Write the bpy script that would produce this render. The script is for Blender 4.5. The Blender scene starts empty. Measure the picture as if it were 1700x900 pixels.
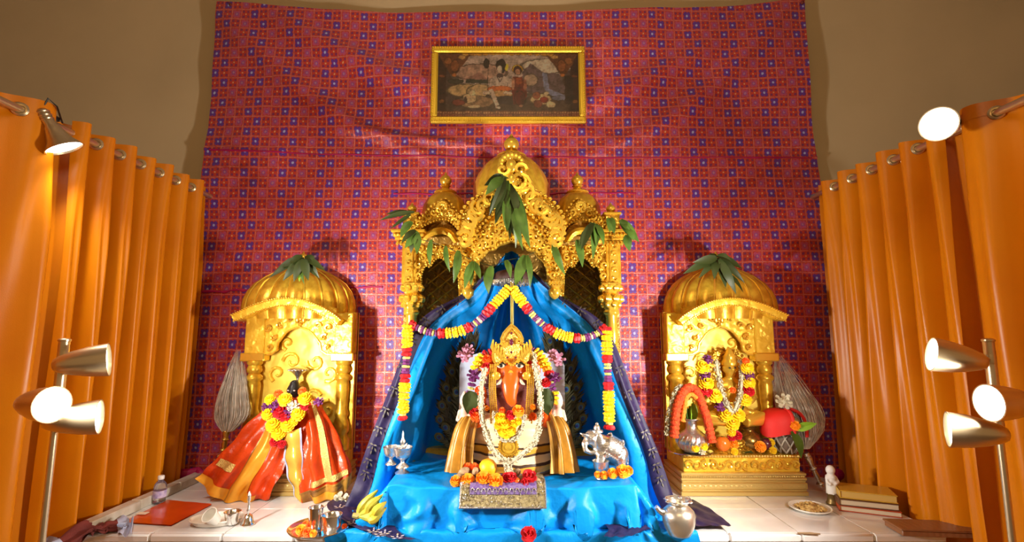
import bpy, math, random
from mathutils import Vector, Matrix, noise
random.seed(7)
V = Vector
PI = math.pi
SC = bpy.context.scene
COL = SC.collection

# ------------------------------------------------------------------ camera, world, big lights, exposure
CAM_Z, F, PITCH = 1.6, 823.0, math.radians(7.27)
cd = bpy.data.cameras.new('camera'); cam = bpy.data.objects.new('camera', cd); COL.objects.link(cam)
cam.location = (0, 0, CAM_Z); cam.rotation_euler = (PI/2 + PITCH, 0, 0)
cd.sensor_width = 36; cd.lens = F/1700*36; cd.clip_start = .05
SC.camera = cam
W = bpy.data.worlds.new('room_light'); SC.world = W; W.use_nodes = True
W.node_tree.nodes['Background'].inputs[0].default_value = (1.0, .60, .27, 1)
W.node_tree.nodes['Background'].inputs[1].default_value = .32
SC.view_settings.view_transform = 'Standard'; SC.view_settings.look = 'None'
SC.view_settings.gamma = 1; SC.view_settings.use_curve_mapping = False
SC.view_settings.exposure = 0.0
def area(name, loc, target, size, power, col):
    l = bpy.data.lights.new(name, 'AREA'); l.energy = power; l.size = size; l.color = col
    o = bpy.data.objects.new(name, l); COL.objects.link(o); o.location = loc
    o.rotation_euler = (V(target)-V(loc)).to_track_quat('-Z', 'Y').to_euler(); return o
area('ceiling_lamp_light', (0, -.6, 4.1), (0, 2.9, 1.6), 1.4, 30, (1, .72, .40))
HEAD_POWER = 92.0       # each head of the floor lamps
CLAMP_POWER = 26.0      # each clamp lamp
HEAD_COL = (1, .93, .82)

# ------------------------------------------------------------------ pixel to place in the room
CP, SP = math.cos(PITCH), math.sin(PITCH)
def ray(px, py):
    u = (px-850)/F; v = (450-py)/F
    return V((u, CP-v*SP, SP+v*CP))
def P(px, py, Y):
    d = ray(px, py); t = Y/d.y
    return V((d.x*t, Y, CAM_Z+d.z*t))
def PZ(px, py, Z):
    d = ray(px, py); t = (Z-CAM_Z)/d.z
    return V((d.x*t, d.y*t, Z))
def mpp(py, Y): return Y/ray(850, py).y/F      # metres per pixel there

# ------------------------------------------------------------------ materials
def lin(r, g, b):
    f = lambda c: ((c/255+.055)/1.055)**2.4 if c > 10 else c/255/12.92
    return (f(r), f(g), f(b))
MATS = {}
def mat(name, col, rough=.5, metal=0.0, bump=None, coat=0, sheen=0, var=None, emit=None, trans=0, ior=1.45, sss=0, spec=.5):
    if name in MATS: return MATS[name]
    m = bpy.data.materials.new(name); m.use_nodes = True; MATS[name] = m
    nt = m.node_tree; b = nt.nodes['Principled BSDF']
    b.inputs['Base Color'].default_value = (*col, 1); b.inputs['Roughness'].default_value = rough
    b.inputs['Metallic'].default_value = metal; b.inputs['IOR'].default_value = ior
    b.inputs['Coat Weight'].default_value = coat; b.inputs['Coat Roughness'].default_value = .1
    b.inputs['Sheen Weight'].default_value = sheen; b.inputs['Specular IOR Level'].default_value = spec
    b.inputs['Transmission Weight'].default_value = trans
    if sss: b.inputs['Subsurface Weight'].default_value = sss; b.inputs['Subsurface Radius'].default_value = (.02, .01, .005)
    if emit:
        b.inputs['Emission Color'].default_value = (*emit[0], 1); b.inputs['Emission Strength'].default_value = emit[1]
    tc = None
    if bump or var:
        tc = nt.nodes.new('ShaderNodeTexCoord')
    if var:
        n = nt.nodes.new('ShaderNodeTexNoise'); n.inputs['Scale'].default_value = var[0]; n.inputs['Detail'].default_value = 5
        r = nt.nodes.new('ShaderNodeMix'); r.data_type = 'RGBA'
        a = var[1]
        if len(var) > 2: c2 = var[2]
        else: c2 = tuple(c*(1-a) for c in col)
        r.inputs[6].default_value = (*col, 1); r.inputs[7].default_value = (*c2, 1)
        mp = nt.nodes.new('ShaderNodeMapRange'); mp.inputs[1].default_value = .35; mp.inputs[2].default_value = .65
        nt.links.new(tc.outputs['Object'], n.inputs['Vector']); nt.links.new(n.outputs['Fac'], mp.inputs[0])
        nt.links.new(mp.outputs[0], r.inputs[0]); nt.links.new(r.outputs[2], b.inputs['Base Color'])
    if bump:
        kind, s, st = bump[0], bump[1], bump[2]
        bn = nt.nodes.new('ShaderNodeBump'); bn.inputs['Strength'].default_value = st; bn.inputs['Distance'].default_value = bump[3] if len(bump) > 3 else .01
        if kind == 'relief':
            v = nt.nodes.new('ShaderNodeTexVoronoi'); v.feature = 'SMOOTH_F1'; v.inputs['Scale'].default_value = s
            n = nt.nodes.new('ShaderNodeTexNoise'); n.inputs['Scale'].default_value = s*.6; n.inputs['Detail'].default_value = 2
            mx = nt.nodes.new('ShaderNodeVectorMath'); mx.operation = 'MULTIPLY_ADD'; mx.inputs[1].default_value = (.09, .09, .09)
            nt.links.new(tc.outputs['Object'], n.inputs['Vector']); nt.links.new(n.outputs['Color'], mx.inputs[0])
            nt.links.new(tc.outputs['Object'], mx.inputs[2]); nt.links.new(mx.outputs[0], v.inputs['Vector'])
            nt.links.new(v.outputs['Distance'], bn.inputs['Height'])
        elif kind == 'wave':
            w = nt.nodes.new('ShaderNodeTexWave'); w.inputs['Scale'].default_value = s; w.inputs['Distortion'].default_value = 3
            nt.links.new(tc.outputs['Object'], w.inputs['Vector']); nt.links.new(w.outputs['Fac'], bn.inputs['Height'])
        else:
            n = nt.nodes.new('ShaderNodeTexNoise'); n.inputs['Scale'].default_value = s; n.inputs['Detail'].default_value = 4
            nt.links.new(tc.outputs['Object'], n.inputs['Vector']); nt.links.new(n.outputs['Fac'], bn.inputs['Height'])
        nt.links.new(bn.outputs[0], b.inputs['Normal'])
    return m

class NT:                                        # tiny node maths
    def __init__(s, m): s.nt = m.node_tree
    def m(s, op, a, b=None, c=None):
        n = s.nt.nodes.new('ShaderNodeMath'); n.operation = op
        for i, x in enumerate((a, b, c)):
            if x is None: continue
            if isinstance(x, (int, float)): n.inputs[i].default_value = x
            else: s.nt.links.new(x, n.inputs[i])
        return n.outputs[0]
    def mix(s, f, a, b):
        n = s.nt.nodes.new('ShaderNodeMix'); n.data_type = 'RGBA'
        for i, x in ((0, f), (6, a), (7, b)):
            if isinstance(x, tuple): n.inputs[i].default_value = (*x, 1)
            elif isinstance(x, (int, float)): n.inputs[i].default_value = x
            else: s.nt.links.new(x, n.inputs[i])
        return n.outputs[2]
    def xyz(s):
        t = s.nt.nodes.new('ShaderNodeTexCoord'); x = s.nt.nodes.new('ShaderNodeSeparateXYZ')
        s.nt.links.new(t.outputs['Object'], x.inputs[0]); s.tc = t.outputs['Object']
        return x.outputs[0], x.outputs[1], x.outputs[2]
    def noise(s, scale, detail=3):
        n = s.nt.nodes.new('ShaderNodeTexNoise'); n.inputs['Scale'].default_value = scale; n.inputs['Detail'].default_value = detail
        s.nt.links.new(s.tc, n.inputs['Vector']); return n.outputs['Fac']

GOLD = mat('gilt metal', (.86, .55, .05), .28, .5, ('noise', 60, .25, .004), var=(22, .25, (.62, .32, .025)))
GOLDR = mat('gilt repousse metal', (.70, .40, .04), .28, .75, ('relief', 42, 1.0, .012), var=(16, .3, (.45, .23, .02)))
GOLDP = mat('gilt chased panel', (.92, .63, .06), .34, .35, ('relief', 26, .55, .012), var=(8, .2, (.82, .50, .04)))
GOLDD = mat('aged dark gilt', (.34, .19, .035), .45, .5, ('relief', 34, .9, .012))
GOLDB = mat('bright gilt', (.90, .58, .07), .2, .65)
BRASS = mat('brass', (.62, .40, .09), .28, .9)
SILVER = mat('silver', (.74, .73, .71), .25, .95, ('relief', 90, .35, .004))
STEEL = mat('polished steel', (.78, .77, .74), .16, 1.0)
NICKEL = mat('brushed nickel', (.62, .50, .32), .30, .9, ('noise', 150, .05, .002))
BLACK = mat('black plastic', (.012, .011, .010), .4)
WALLM = mat('beige wall paint', (.60, .46, .275), .85, bump=('noise', 40, .06, .003), var=(1.3, .12))
CEILM = mat('pale ceiling paint', (.58, .50, .38), .9)
FLOORM = mat('tan carpet', (.22, .15, .09), .95, bump=('noise', 300, .3, .004))
MARBLE = mat('white marble', (.82, .82, .84), .13, 0, var=(4.5, .2, (.70, .68, .68)), coat=.2)
MARBLE2 = mat('veined marble', (.72, .68, .60), .2, 0, var=(7, .3, (.42, .36, .27)))
GROUT = mat('grey grout', (.60, .58, .56), .8)
ORANGE = mat('orange satin', (.62, .20, .002), .34, bump=('noise', 240, .10, .003), var=(2.2, .12, (.54, .15, .002)), spec=.35)
BLUE = mat('turquoise satin', (.002, .25, .72), .45, bump=('noise', 8, .4, .03), spec=.24)
NAVY = mat('navy brocade', (.012, .008, .045), .55, var=(45, .5, (.025, .016, .06)), spec=.3)
NAVYG = mat('dull gold thread', (.055, .045, .036), .5, .3)
MAROON = mat('maroon cotton', (.20, .035, .028), .85, bump=('noise', 260, .3, .003), var=(12, .35))
PALEBLUE = mat('pale blue cotton', (.42, .47, .66), .8, bump=('noise', 200, .3, .003))
YEL = mat('marigold yellow', (.93, .60, .006), .6, sss=.12)
YELO = mat('marigold orange', (.92, .30, .006), .6, sss=.12)
ORF = mat('orange flower', (.90, .13, .008), .6, sss=.1)
REDF = mat('red rose petal', (.52, .006, .012), .55)
PUR = mat('purple orchid petal', (.14, .02, .13), .55)
PINKF = mat('pale pink petal', (.70, .42, .52), .6, var=(60, .5, (.35, .06, .22)))
LIME = mat('pale lime petal', (.62, .60, .16), .6)
WHITEF = mat('jasmine white', (.58, .53, .38), .6, sss=.1)
LEAF = mat('mango leaf green', (.085, .165, .022), .42, var=(18, .4))
LEAFD = mat('dark mango leaf', (.034, .050, .010), .45)
LEAFB = mat('bright leaf green', (.22, .42, .03), .4)
PETALBROWN = mat('dry brown', (.30, .19, .10), .8)

# ------------------------------------------------------------------ mesh collector
class MB:
    def __init__(s): s.v = []; s.f = []
    def add(s, vs, fs, M=None):
        o = len(s.v)
        s.v += [tuple(M @ V(v)) for v in vs] if M else [tuple(v) for v in vs]
        s.f += [tuple(i+o for i in f) for f in fs]; return s
    def box(s, c, d, b=0.0, M=None):
        x, y, z = d[0]/2, d[1]/2, d[2]/2; c = V(c)
        if b <= 0:
            vs = [c+V((sx*x, sy*y, sz*z)) for sx in (-1, 1) for sy in (-1, 1) for sz in (-1, 1)]
            return s.add(vs, [(0,1,3,2),(4,6,7,5),(0,4,5,1),(2,3,7,6),(0,2,6,4),(1,5,7,3)], M)
        b = min(b, x*.49, y*.49, z*.49); vs = []; ix = {}
        for sx in (-1, 1):
            for sy in (-1, 1):
                for sz in (-1, 1):
                    for a in range(3):
                        q = [x-b, y-b, z-b]; q[a] = (x, y, z)[a]
                        ix[sx, sy, sz, a] = len(vs); vs.append(c+V((sx*q[0], sy*q[1], sz*q[2])))
        fs = []
        for a in range(3):
            p, q = (a+1) % 3, (a+2) % 3
            for sg in (-1, 1):
                fs.append([ix[tuple({a: sg, p: i, q: j}[k] for k in range(3))+(a,)] for i, j in ((-1,-1),(1,-1),(1,1),(-1,1))])
            for i in (-1, 1):
                for j in (-1, 1):
                    k0 = tuple({a: -1, p: i, q: j}[k] for k in range(3)); k1 = tuple({a: 1, p: i, q: j}[k] for k in range(3))
                    fs.append([ix[k0+(p,)], ix[k0+(q,)], ix[k1+(q,)], ix[k1+(p,)]])
        for sx in (-1, 1):
            for sy in (-1, 1):
                for sz in (-1, 1): fs.append([ix[sx, sy, sz, a] for a in range(3)])
        return s.add(vs, fs, M)
    def tube(s, pts, r, n=8, cap=True, flat=1.0, M=None, closed=False):
        pts = [V(p) for p in pts]; m = len(pts)
        rr = r if isinstance(r, (list, tuple)) else [r]*m
        vs = []; fs = []; up = None
        for i, p in enumerate(pts):
            a = pts[(i-1) % m] if (i > 0 or closed) else p; b = pts[(i+1) % m] if (i < m-1 or closed) else p
            t = (b-a); t = t.normalized() if t.length > 1e-9 else V((0, 0, 1))
            if up is None:
                up = t.cross(V((0, 1, 0)))
                if up.length < .05: up = t.cross(V((1, 0, 0)))
                up.normalize()
            else:
                up = up - t*up.dot(t); up = up.normalized() if up.length > 1e-6 else t.orthogonal().normalized()
            w = t.cross(up)
            for k in range(n):
                th = 2*PI*k/n
                vs.append(p + up*(math.cos(th)*rr[i]) + w*(math.sin(th)*rr[i]*flat))
        for i in range(m if closed else m-1):
            j = (i+1) % m
            for k in range(n):
                fs.append((i*n+k, i*n+(k+1) % n, j*n+(k+1) % n, j*n+k))
        if cap and not closed:
            fs.append(tuple(range(n-1, -1, -1))); fs.append(tuple((m-1)*n+k for k in range(n)))
        return s.add(vs, fs, M)
    def lathe(s, prof, n=24, c=(0, 0, 0), M=None, lobes=0, lobe=0.0, a0=0, a1=2*PI, sy=1.0):
        full = abs(a1-a0-2*PI) < 1e-6; c = V(c); vs = []; fs = []; nn = n if full else n+1
        for r, z in prof:
            for k in range(nn):
                th = a0+(a1-a0)*k/n
                q = r*(1+lobe*(abs(math.sin(th*lobes/2))-.6)) if lobes else r
                vs.append(c+V((q*math.cos(th), q*math.sin(th)*sy, z)))
        for i in range(len(prof)-1):
            for k in range(n):
                k2 = (k+1) % nn
                fs.append((i*nn+k, i*nn+k2, (i+1)*nn+k2, (i+1)*nn+k))
        if full:
            if prof[0][0] > 1e-4: fs.append(tuple(range(nn-1, -1, -1)))
            if prof[-1][0] > 1e-4: fs.append(tuple((len(prof)-1)*nn+k for k in range(nn)))
        return s.add(vs, fs, M)
    def ball(s, c, r, n=12, m=8, sc=(1, 1, 1), M=None):
        c = V(c); vs = [c+V((0, 0, -r*sc[2]))]; fs = []
        for i in range(1, m):
            ph = -PI/2+PI*i/m
            for k in range(n):
                th = 2*PI*k/n
                vs.append(c+V((r*math.cos(ph)*math.cos(th)*sc[0], r*math.cos(ph)*math.sin(th)*sc[1], r*math.sin(ph)*sc[2])))
        vs.append(c+V((0, 0, r*sc[2]))); e = len(vs)-1
        for k in range(n):
            fs.append((0, 1+(k+1) % n, 1+k)); fs.append((e, e-n+k, e-n+(k+1) % n))
        for i in range(m-2):
            for k in range(n):
                a = 1+i*n; fs.append((a+k, a+(k+1) % n, a+n+(k+1) % n, a+n+k))
        return s.add(vs, fs, M)
    def prism(s, out, y0, y1, M=None):                     # out = [(x, z)...], extruded along y
        n = len(out); vs = [(x, y0, z) for x, z in out]+[(x, y1, z) for x, z in out]
        fs = [tuple(range(n)), tuple(range(2*n-1, n-1, -1))]+[(i, i+n, (i+1) % n+n, (i+1) % n) for i in range(n)]
        return s.add(vs, fs, M)
    def band(s, A, B, y0, y1, bulge=0.0, M=None):          # strip between two outlines of equal length, with thickness
        n = len(A); vs = []; fs = []
        for (ax, az), (bx, bz) in zip(A, B):
            mx, mz = (ax+bx)/2, (az+bz)/2
            vs += [(ax, y1, az), (ax, y0, az), (mx, y0-bulge, mz), (bx, y0, bz), (bx, y1, bz)]
        for i in range(n-1):
            for k in range(5): fs.append((i*5+k, i*5+(k+1) % 5, i*5+5+(k+1) % 5, i*5+5+k))
        fs.append((0, 1, 2, 3, 4)); fs.append(tuple((n-1)*5+k for k in (4, 3, 2, 1, 0)))
        return s.add(vs, fs, M)
    def grid(s, fn, nu, nv, M=None):
        vs = [fn(i/nu, j/nv) for j in range(nv+1) for i in range(nu+1)]
        fs = [(j*(nu+1)+i, j*(nu+1)+i+1, (j+1)*(nu+1)+i+1, (j+1)*(nu+1)+i) for j in range(nv) for i in range(nu)]
        return s.add(vs, fs, M)
    def mesh(s, name, m, ang=40, smooth=True):
        me = bpy.data.meshes.new(name); me.from_pydata(s.v, [], s.f)
        if smooth:
            me.polygons.foreach_set('use_smooth', [True]*len(me.polygons))
            try: me.set_sharp_from_angle(angle=math.radians(ang))
            except Exception: pass
        if m: me.materials.append(m)
        return me
    def build(s, name, m, parent=None, ang=40, smooth=True, loc=None):
        off = origin(parent) if parent else (V(loc) if loc is not None else V((0, 0, 0)))
        if off.length > 0: s.v = [(a-off.x, b-off.y, c-off.z) for a, b, c in s.v]
        o = bpy.data.objects.new(name, s.mesh(name, m, ang, smooth)); COL.objects.link(o)
        if parent: o.parent = parent
        else: o.location = off
        return o
def origin(o):
    p = V((0, 0, 0))
    while o: p = p+o.location; o = o.parent
    return p
def world(o): return (world(o.parent) if o.parent else Matrix()) @ o.matrix_basis
def tag(o, label, cat, group=None, kind=None):
    o['label'] = label; o['category'] = cat
    if group: o['group'] = group
    if kind: o['kind'] = kind
    return o
def thing(name, label, cat, loc, group=None):
    o = bpy.data.objects.new(name, None); COL.objects.link(o); o.location = loc; o.empty_display_size = .05
    return tag(o, label, cat, group)
def inst(name, me, parent, M):                             # object from shared mesh data, placed by a world matrix
    o = bpy.data.objects.new(name, me); COL.objects.link(o)
    if parent:
        o.parent = parent; o.matrix_basis = world(parent).inverted() @ M
    else: o.matrix_world = M
    return o
def stuff(o): o['kind'] = 'stuff'; return o
def structure(o): o['kind'] = 'structure'; return o
def frame(p, z, s=1.0, roll=0.0, x=None):                  # matrix with local Z along z
    z = V(z).normalized(); x = V(x) if x is not None else z.orthogonal()
    x = (x - z*x.dot(z)); x = x.normalized() if x.length > 1e-6 else z.orthogonal().normalized()
    y = z.cross(x); R = Matrix((x, y, z)).transposed().to_4x4()
    sc = s if isinstance(s, (tuple, list)) else (s, s, s)
    return Matrix.Translation(V(p)) @ R @ Matrix.Rotation(roll, 4, 'Z') @ Matrix.Diagonal((*sc, 1))
def cr(p0, p1, p2, p3, t):
    return .5*((2*p1)+(p2-p0)*t+(2*p0-5*p1+4*p2-p3)*t*t+(3*p1-p0-3*p2+p3)*t*t*t)
def curve(pts, u):                                         # Catmull-Rom through pts, u in 0..1
    n = len(pts)-1; x = min(max(u, 0), 1)*n; i = min(int(x), n-1); t = x-i
    if n == 1: return pts[0].lerp(pts[1], t)
    g = lambda k: pts[k] if 0 <= k <= n else (pts[0]*2-pts[1] if k < 0 else pts[n]*2-pts[n-1])
    return cr(g(i-1), g(i), g(i+1), g(i+2), t)
def path(pts, step):                                       # points at even arc length, with tangents
    fine = [curve(pts, i/240) for i in range(241)]; L = [0]
    for a, b in zip(fine, fine[1:]): L.append(L[-1]+(b-a).length)
    n = max(1, int(L[-1]/step)); out = []; j = 0
    for i in range(n+1):
        d = L[-1]*i/n
        while j < 239 and L[j+1] < d: j += 1
        t = (d-L[j])/max(L[j+1]-L[j], 1e-9); out.append((fine[j].lerp(fine[j+1], t), (fine[j+1]-fine[j]).normalized()))
    return out
class Patch:                                               # cloth surface through rows of points
    def __init__(s, rows, disp=None): s.rows = rows; s.disp = disp
    def raw(s, u, v): return curve([curve(r, u) for r in s.rows], v)
    def nrm(s, u, v):
        e = .01; a = s.raw(min(u+e, 1), v)-s.raw(max(u-e, 0), v); b = s.raw(u, min(v+e, 1))-s.raw(u, max(v-e, 0))
        n = a.cross(b); n = n.normalized() if n.length > 1e-9 else V((0, -1, 0))
        return -n if n.y > 0.0 or (abs(n.y) < .15 and n.z < 0) else n
    def at(s, u, v, off=0.0):
        d = s.disp(u, v) if s.disp else 0
        return s.raw(u, v)+s.nrm(u, v)*(d+off)
    def build(s, name, m, parent, u0=0, u1=1, v0=0, v1=1, nu=24, nv=32, off=0.0, ang=80, loc=None):
        return MB().grid(lambda a, b: s.at(u0+(u1-u0)*a, v0+(v1-v0)*b, off), nu, nv).build(name, m, parent, ang, True, loc)
def rows(*R): return [[P(*q) for q in r] for r in R]
def blob(name, mb, m, parent, voxel=.008, it=4, loc=None):  # one continuous surface grown over overlapping volumes
    off = origin(parent) if parent else V(loc)
    mb.v = [(a-off.x, b-off.y, c-off.z) for a, b, c in mb.v]
    o = bpy.data.objects.new(name, mb.mesh(name, m)); COL.objects.link(o)
    r = o.modifiers.new('r', 'REMESH'); r.mode = 'VOXEL'; r.voxel_size = voxel; r.use_smooth_shade = True
    k = o.modifiers.new('s', 'SMOOTH'); k.iterations = it; k.factor = .5
    bpy.context.view_layer.update()
    me = bpy.data.meshes.new_from_object(o.evaluated_get(bpy.context.evaluated_depsgraph_get()))
    o.modifiers.clear(); old = o.data; o.data = me; me.name = name; bpy.data.meshes.remove(old)
    me.polygons.foreach_set('use_smooth', [True]*len(me.polygons))
    if not me.materials: me.materials.append(m)
    if parent: o.parent = parent
    else: o.location = off
    return o

# ------------------------------------------------------------------ shared flower and leaf shapes
def ruffle_mesh(name, m, n=22, t=.34):
    b = MB(); prof = [(.25, -t), (.8, -t*.8), (1, 0), (.8, t*.8), (.25, t)]
    vs = []; fs = []
    for r, z in prof:
        for k in range(n):
            q = r*(1+(.10 if k % 2 else -.10)*(r > .5)); vs.append((q*math.cos(2*PI*k/n), q*math.sin(2*PI*k/n), z+(.10 if k % 4 < 2 else -.10)*(r > .9)))
    for i in range(4):
        for k in range(n): fs.append((i*n+k, i*n+(k+1) % n, (i+1)*n+(k+1) % n, (i+1)*n+k))
    fs.append(tuple(range(n-1, -1, -1))); fs.append(tuple(4*n+k for k in range(n)))
    b.add(vs, fs); return b.mesh(name, m, 30)
def petal(b, M, L, Wd, cup):
    vs = [(0, 0, 0), (-Wd*.5, L*.45, cup*.5), (0, L*.5, cup*.25), (Wd*.5, L*.45, cup*.5), (-Wd*.42, L*.9, cup), (0, L, cup*.9), (Wd*.42, L*.9, cup)]
    b.add(vs, [(0, 2, 1), (0, 3, 2), (1, 2, 5, 4), (2, 3, 6, 5)], M)
def pompom_mesh(name, m, layers=((0.05, 6), (.4, 9), (.75, 12), (1.1, 14), (1.5, 15)), pl=.42, pw=.40, sd=1):
    rnd = random.Random(sd); b = MB(); b.ball((0, 0, 0), .72, 10, 7)
    for el, n in layers:
        for k in range(n):
            th = 2*PI*(k+rnd.random()*.5)/n; d = V((math.sin(el)*math.cos(th), math.sin(el)*math.sin(th), math.cos(el)))
            tan = V((math.cos(el)*math.cos(th), math.cos(el)*math.sin(th), -math.sin(el)))
            y = (tan*.5+d*.85).normalized(); z = (d*.5-tan*.8).normalized(); x = y.cross(z)
            R = Matrix((x, y, z)).transposed().to_4x4()
            petal(b, Matrix.Translation(d*.62) @ R, pl*(.9+.25*rnd.random()), pw, .10)
    return b.mesh(name, m, 60)
def star_geo(b, M, n=5, r=1.0):
    vs = [(0, 0, -.5)]; fs = []
    for k in range(n*2):
        q = r if k % 2 == 0 else r*.35; vs.append((q*math.cos(PI*k/n), q*math.sin(PI*k/n), .15 if k % 2 == 0 else 0))
    vs.append((0, 0, .3)); e = len(vs)-1
    for k in range(n*2):
        fs.append((0, 1+(k+1) % (2*n), 1+k)); fs.append((e, 1+k, 1+(k+1) % (2*n)))
    b.add(vs, fs, M)
ME = {}
ME['y'] = ruffle_mesh('yellow_flower', YEL); ME['r'] = ruffle_mesh('red_flower', REDF, 14, .5)
ME['p'] = ruffle_mesh('purple_flower', PUR, 12, .45); ME['g'] = ruffle_mesh('lime_flower', LIME, 12, .4)
ME['o'] = ruffle_mesh('orange_flower', YELO, 18, .5); ME['w'] = ruffle_mesh('white_flower', WHITEF, 12, .5)
ME['marigold'] = pompom_mesh('marigold', YELO); ME['marigold_yellow'] = pompom_mesh('marigold_yellow', YEL, sd=2)
ME['rose'] = pompom_mesh('red_rose', REDF, ((.1, 4), (.5, 6), (.95, 8), (1.35, 8)), .55, .75, 3)
ME['orangeflower'] = pompom_mesh('orange_carnation', ORF, sd=4)
ME['orchid'] = pompom_mesh('purple_orchid', PUR, ((.1, 3), (.6, 6), (1.1, 7)), .7, .5, 5)
ME['pinkflower'] = pompom_mesh('pink_orchid', PINKF, ((.1, 3), (.6, 6), (1.1, 7)), .7, .5, 6)
ME['whiteflower'] = pompom_mesh('white_flower', WHITEF, ((.1, 3), (.6, 6), (1.1, 8)), .8, .6, 7)
def blossom(kind, p, r, parent=None, name=None, axis=(0, -.8, .5), flat=1.0):
    nm = name or {'marigold': 'marigold', 'marigold_yellow': 'marigold', 'rose': 'red_rose', 'orangeflower': 'orange_carnation', 'orchid': 'purple_orchid', 'pinkflower': 'pink_orchid', 'whiteflower': 'white_flower'}[kind]
    return inst(nm, ME[kind], parent, frame(p, axis, (r, r, r*flat), random.random()*6))
def leaf_geo(b, base, tip, w, face=(0, -1, 0), bend=.12, fold=.25, n=7):
    base, tip = V(base), V(tip); L = (tip-base).length; y = (tip-base)/L; f = V(face); z = (f-y*f.dot(y)).normalized(); x = y.cross(z)
    vs = []; fs = []
    for i in range(n+1):
        t = i/n; ww = w*.5*(math.sin(PI*min(1, t*.94+.06)**.8))**.9 if i < n else .0005
        c = base+y*(L*t)+z*(bend*L*math.sin(PI*t))
        vs += [c-x*ww+z*(fold*ww), c, c+x*ww+z*(fold*ww)]
    for i in range(n):
        a = i*3; fs += [(a, a+1, a+4, a+3), (a+1, a+2, a+5, a+4)]
    b.add(vs, fs)
def leaf(parent, base, tip, w, m=LEAF, name='leaf', face=None):
    f = face or (random.uniform(-.5, .5), -1, random.uniform(-.1, .5))
    b = MB(); leaf_geo(b, base, tip, w, f, random.uniform(.03, .14), random.uniform(.15, .4)); return b.build(name, m, parent)
def strand_mesh(pts, rad, n, size, seed=1):                # string of many tiny jasmine buds, nobody counts them
    rnd = random.Random(seed); b = MB(); q = path(pts, .006)
    b.tube([p for p, t in q], rad*.55, 6)
    for i in range(n):
        p, t = q[rnd.randrange(len(q))]; a = t.orthogonal().normalized(); c = t.cross(a); th = rnd.random()*2*PI
        d = a*math.cos(th)+c*math.sin(th); star_geo(b, frame(p+d*rad*rnd.uniform(.7, 1.05), d+t*rnd.uniform(-.5, .5), size*rnd.uniform(.7, 1.2), rnd.random()*6))
    return b
RAD = {'y': .029, 'r': .027, 'p': .021, 'g': .019, 'o': .026, 'w': .02}
NAME = {'y': 'yellow_flower', 'r': 'red_flower', 'p': 'purple_flower', 'g': 'lime_flower', 'o': 'orange_flower', 'w': 'white_flower'}
STEP = {'y': .0165, 'r': .020, 'p': .015, 'g': .014, 'o': .018, 'w': .014}
def flower_string(root, pts, seq, k=1.0, thread=True):     # seq: letters, one per flower, fitted to the length
    tot = sum(STEP[c] for c in seq); fine = path(pts, .003); n = len(fine)-1; d = 0
    for c in seq:
        d2 = d+STEP[c]/2; p, t = fine[min(n, int(n*d2/tot))]; d += STEP[c]; s = RAD[c]*k*random.uniform(.92, 1.06)
        inst(NAME[c], ME[c], root, frame(p, t+V((random.uniform(-.12, .12),)*3), (s, s, s*.9), random.random()*6))
    if thread:
        MB().tube([p for p, t in fine[::6]]+[fine[-1][0]], .0025, 5).build('thread', WHITEF, root)
# ================================================================== room shell
structure(MB().box((0, 3.21, 2.25), (9.4, .12, 4.5)).build('wall_back', WALLM))
structure(MB().box((-4.7, .3, 2.25), (.12, 6.0, 4.5)).build('wall_left', WALLM))
structure(MB().box((4.7, .3, 2.25), (.12, 6.0, 4.5)).build('wall_right', WALLM))
structure(MB().box((0, .3, -.05), (9.4, 6.0, .1)).build('floor', FLOORM))
structure(MB().box((0, .3, 4.55), (9.4, 6.0, .1)).build('ceiling', CEILM))

# ================================================================== marble platform
PT = .75
root = thing('altar_platform', 'long white marble tiled platform that carries all the shrines', 'platform', (0, 2.7, 0))
MB().box((0, 2.695, .3655), (3.73, .87, .731)).build('body', GROUT, root)
tile = MB().box((0, 0, 0), (.3075, .2885, .018), .0015).mesh('tile', MARBLE)
for j in range(3):
    for i in range(12):
        inst('tile', tile, root, Matrix.Translation((-1.705+.31*i+random.uniform(-.0006, .0006), 2.415+.2905*j, .741)))
edge = MB().box((0, 0, 0), (.3085, .030, .034), .011).mesh('edge_tile', MARBLE)
face = MB().box((0, 0, 0), (.307, .012, .30), .002).mesh('face_tile', MARBLE)
for i in range(12):
    inst('edge_tile', edge, root, Matrix.Translation((-1.705+.31*i, 2.259, .7332)))
    for k in range(2): inst('face_tile', face, root, Matrix.Translation((-1.705+.31*i, 2.259, .565-.304*k)))
for s in (-1,):
    for k in range(3):
        MB().box((s*1.838, 2.40+.2905*k, .773), (.055, .288, .046), .004).build('ledge_tile', MARBLE2, root)

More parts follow.
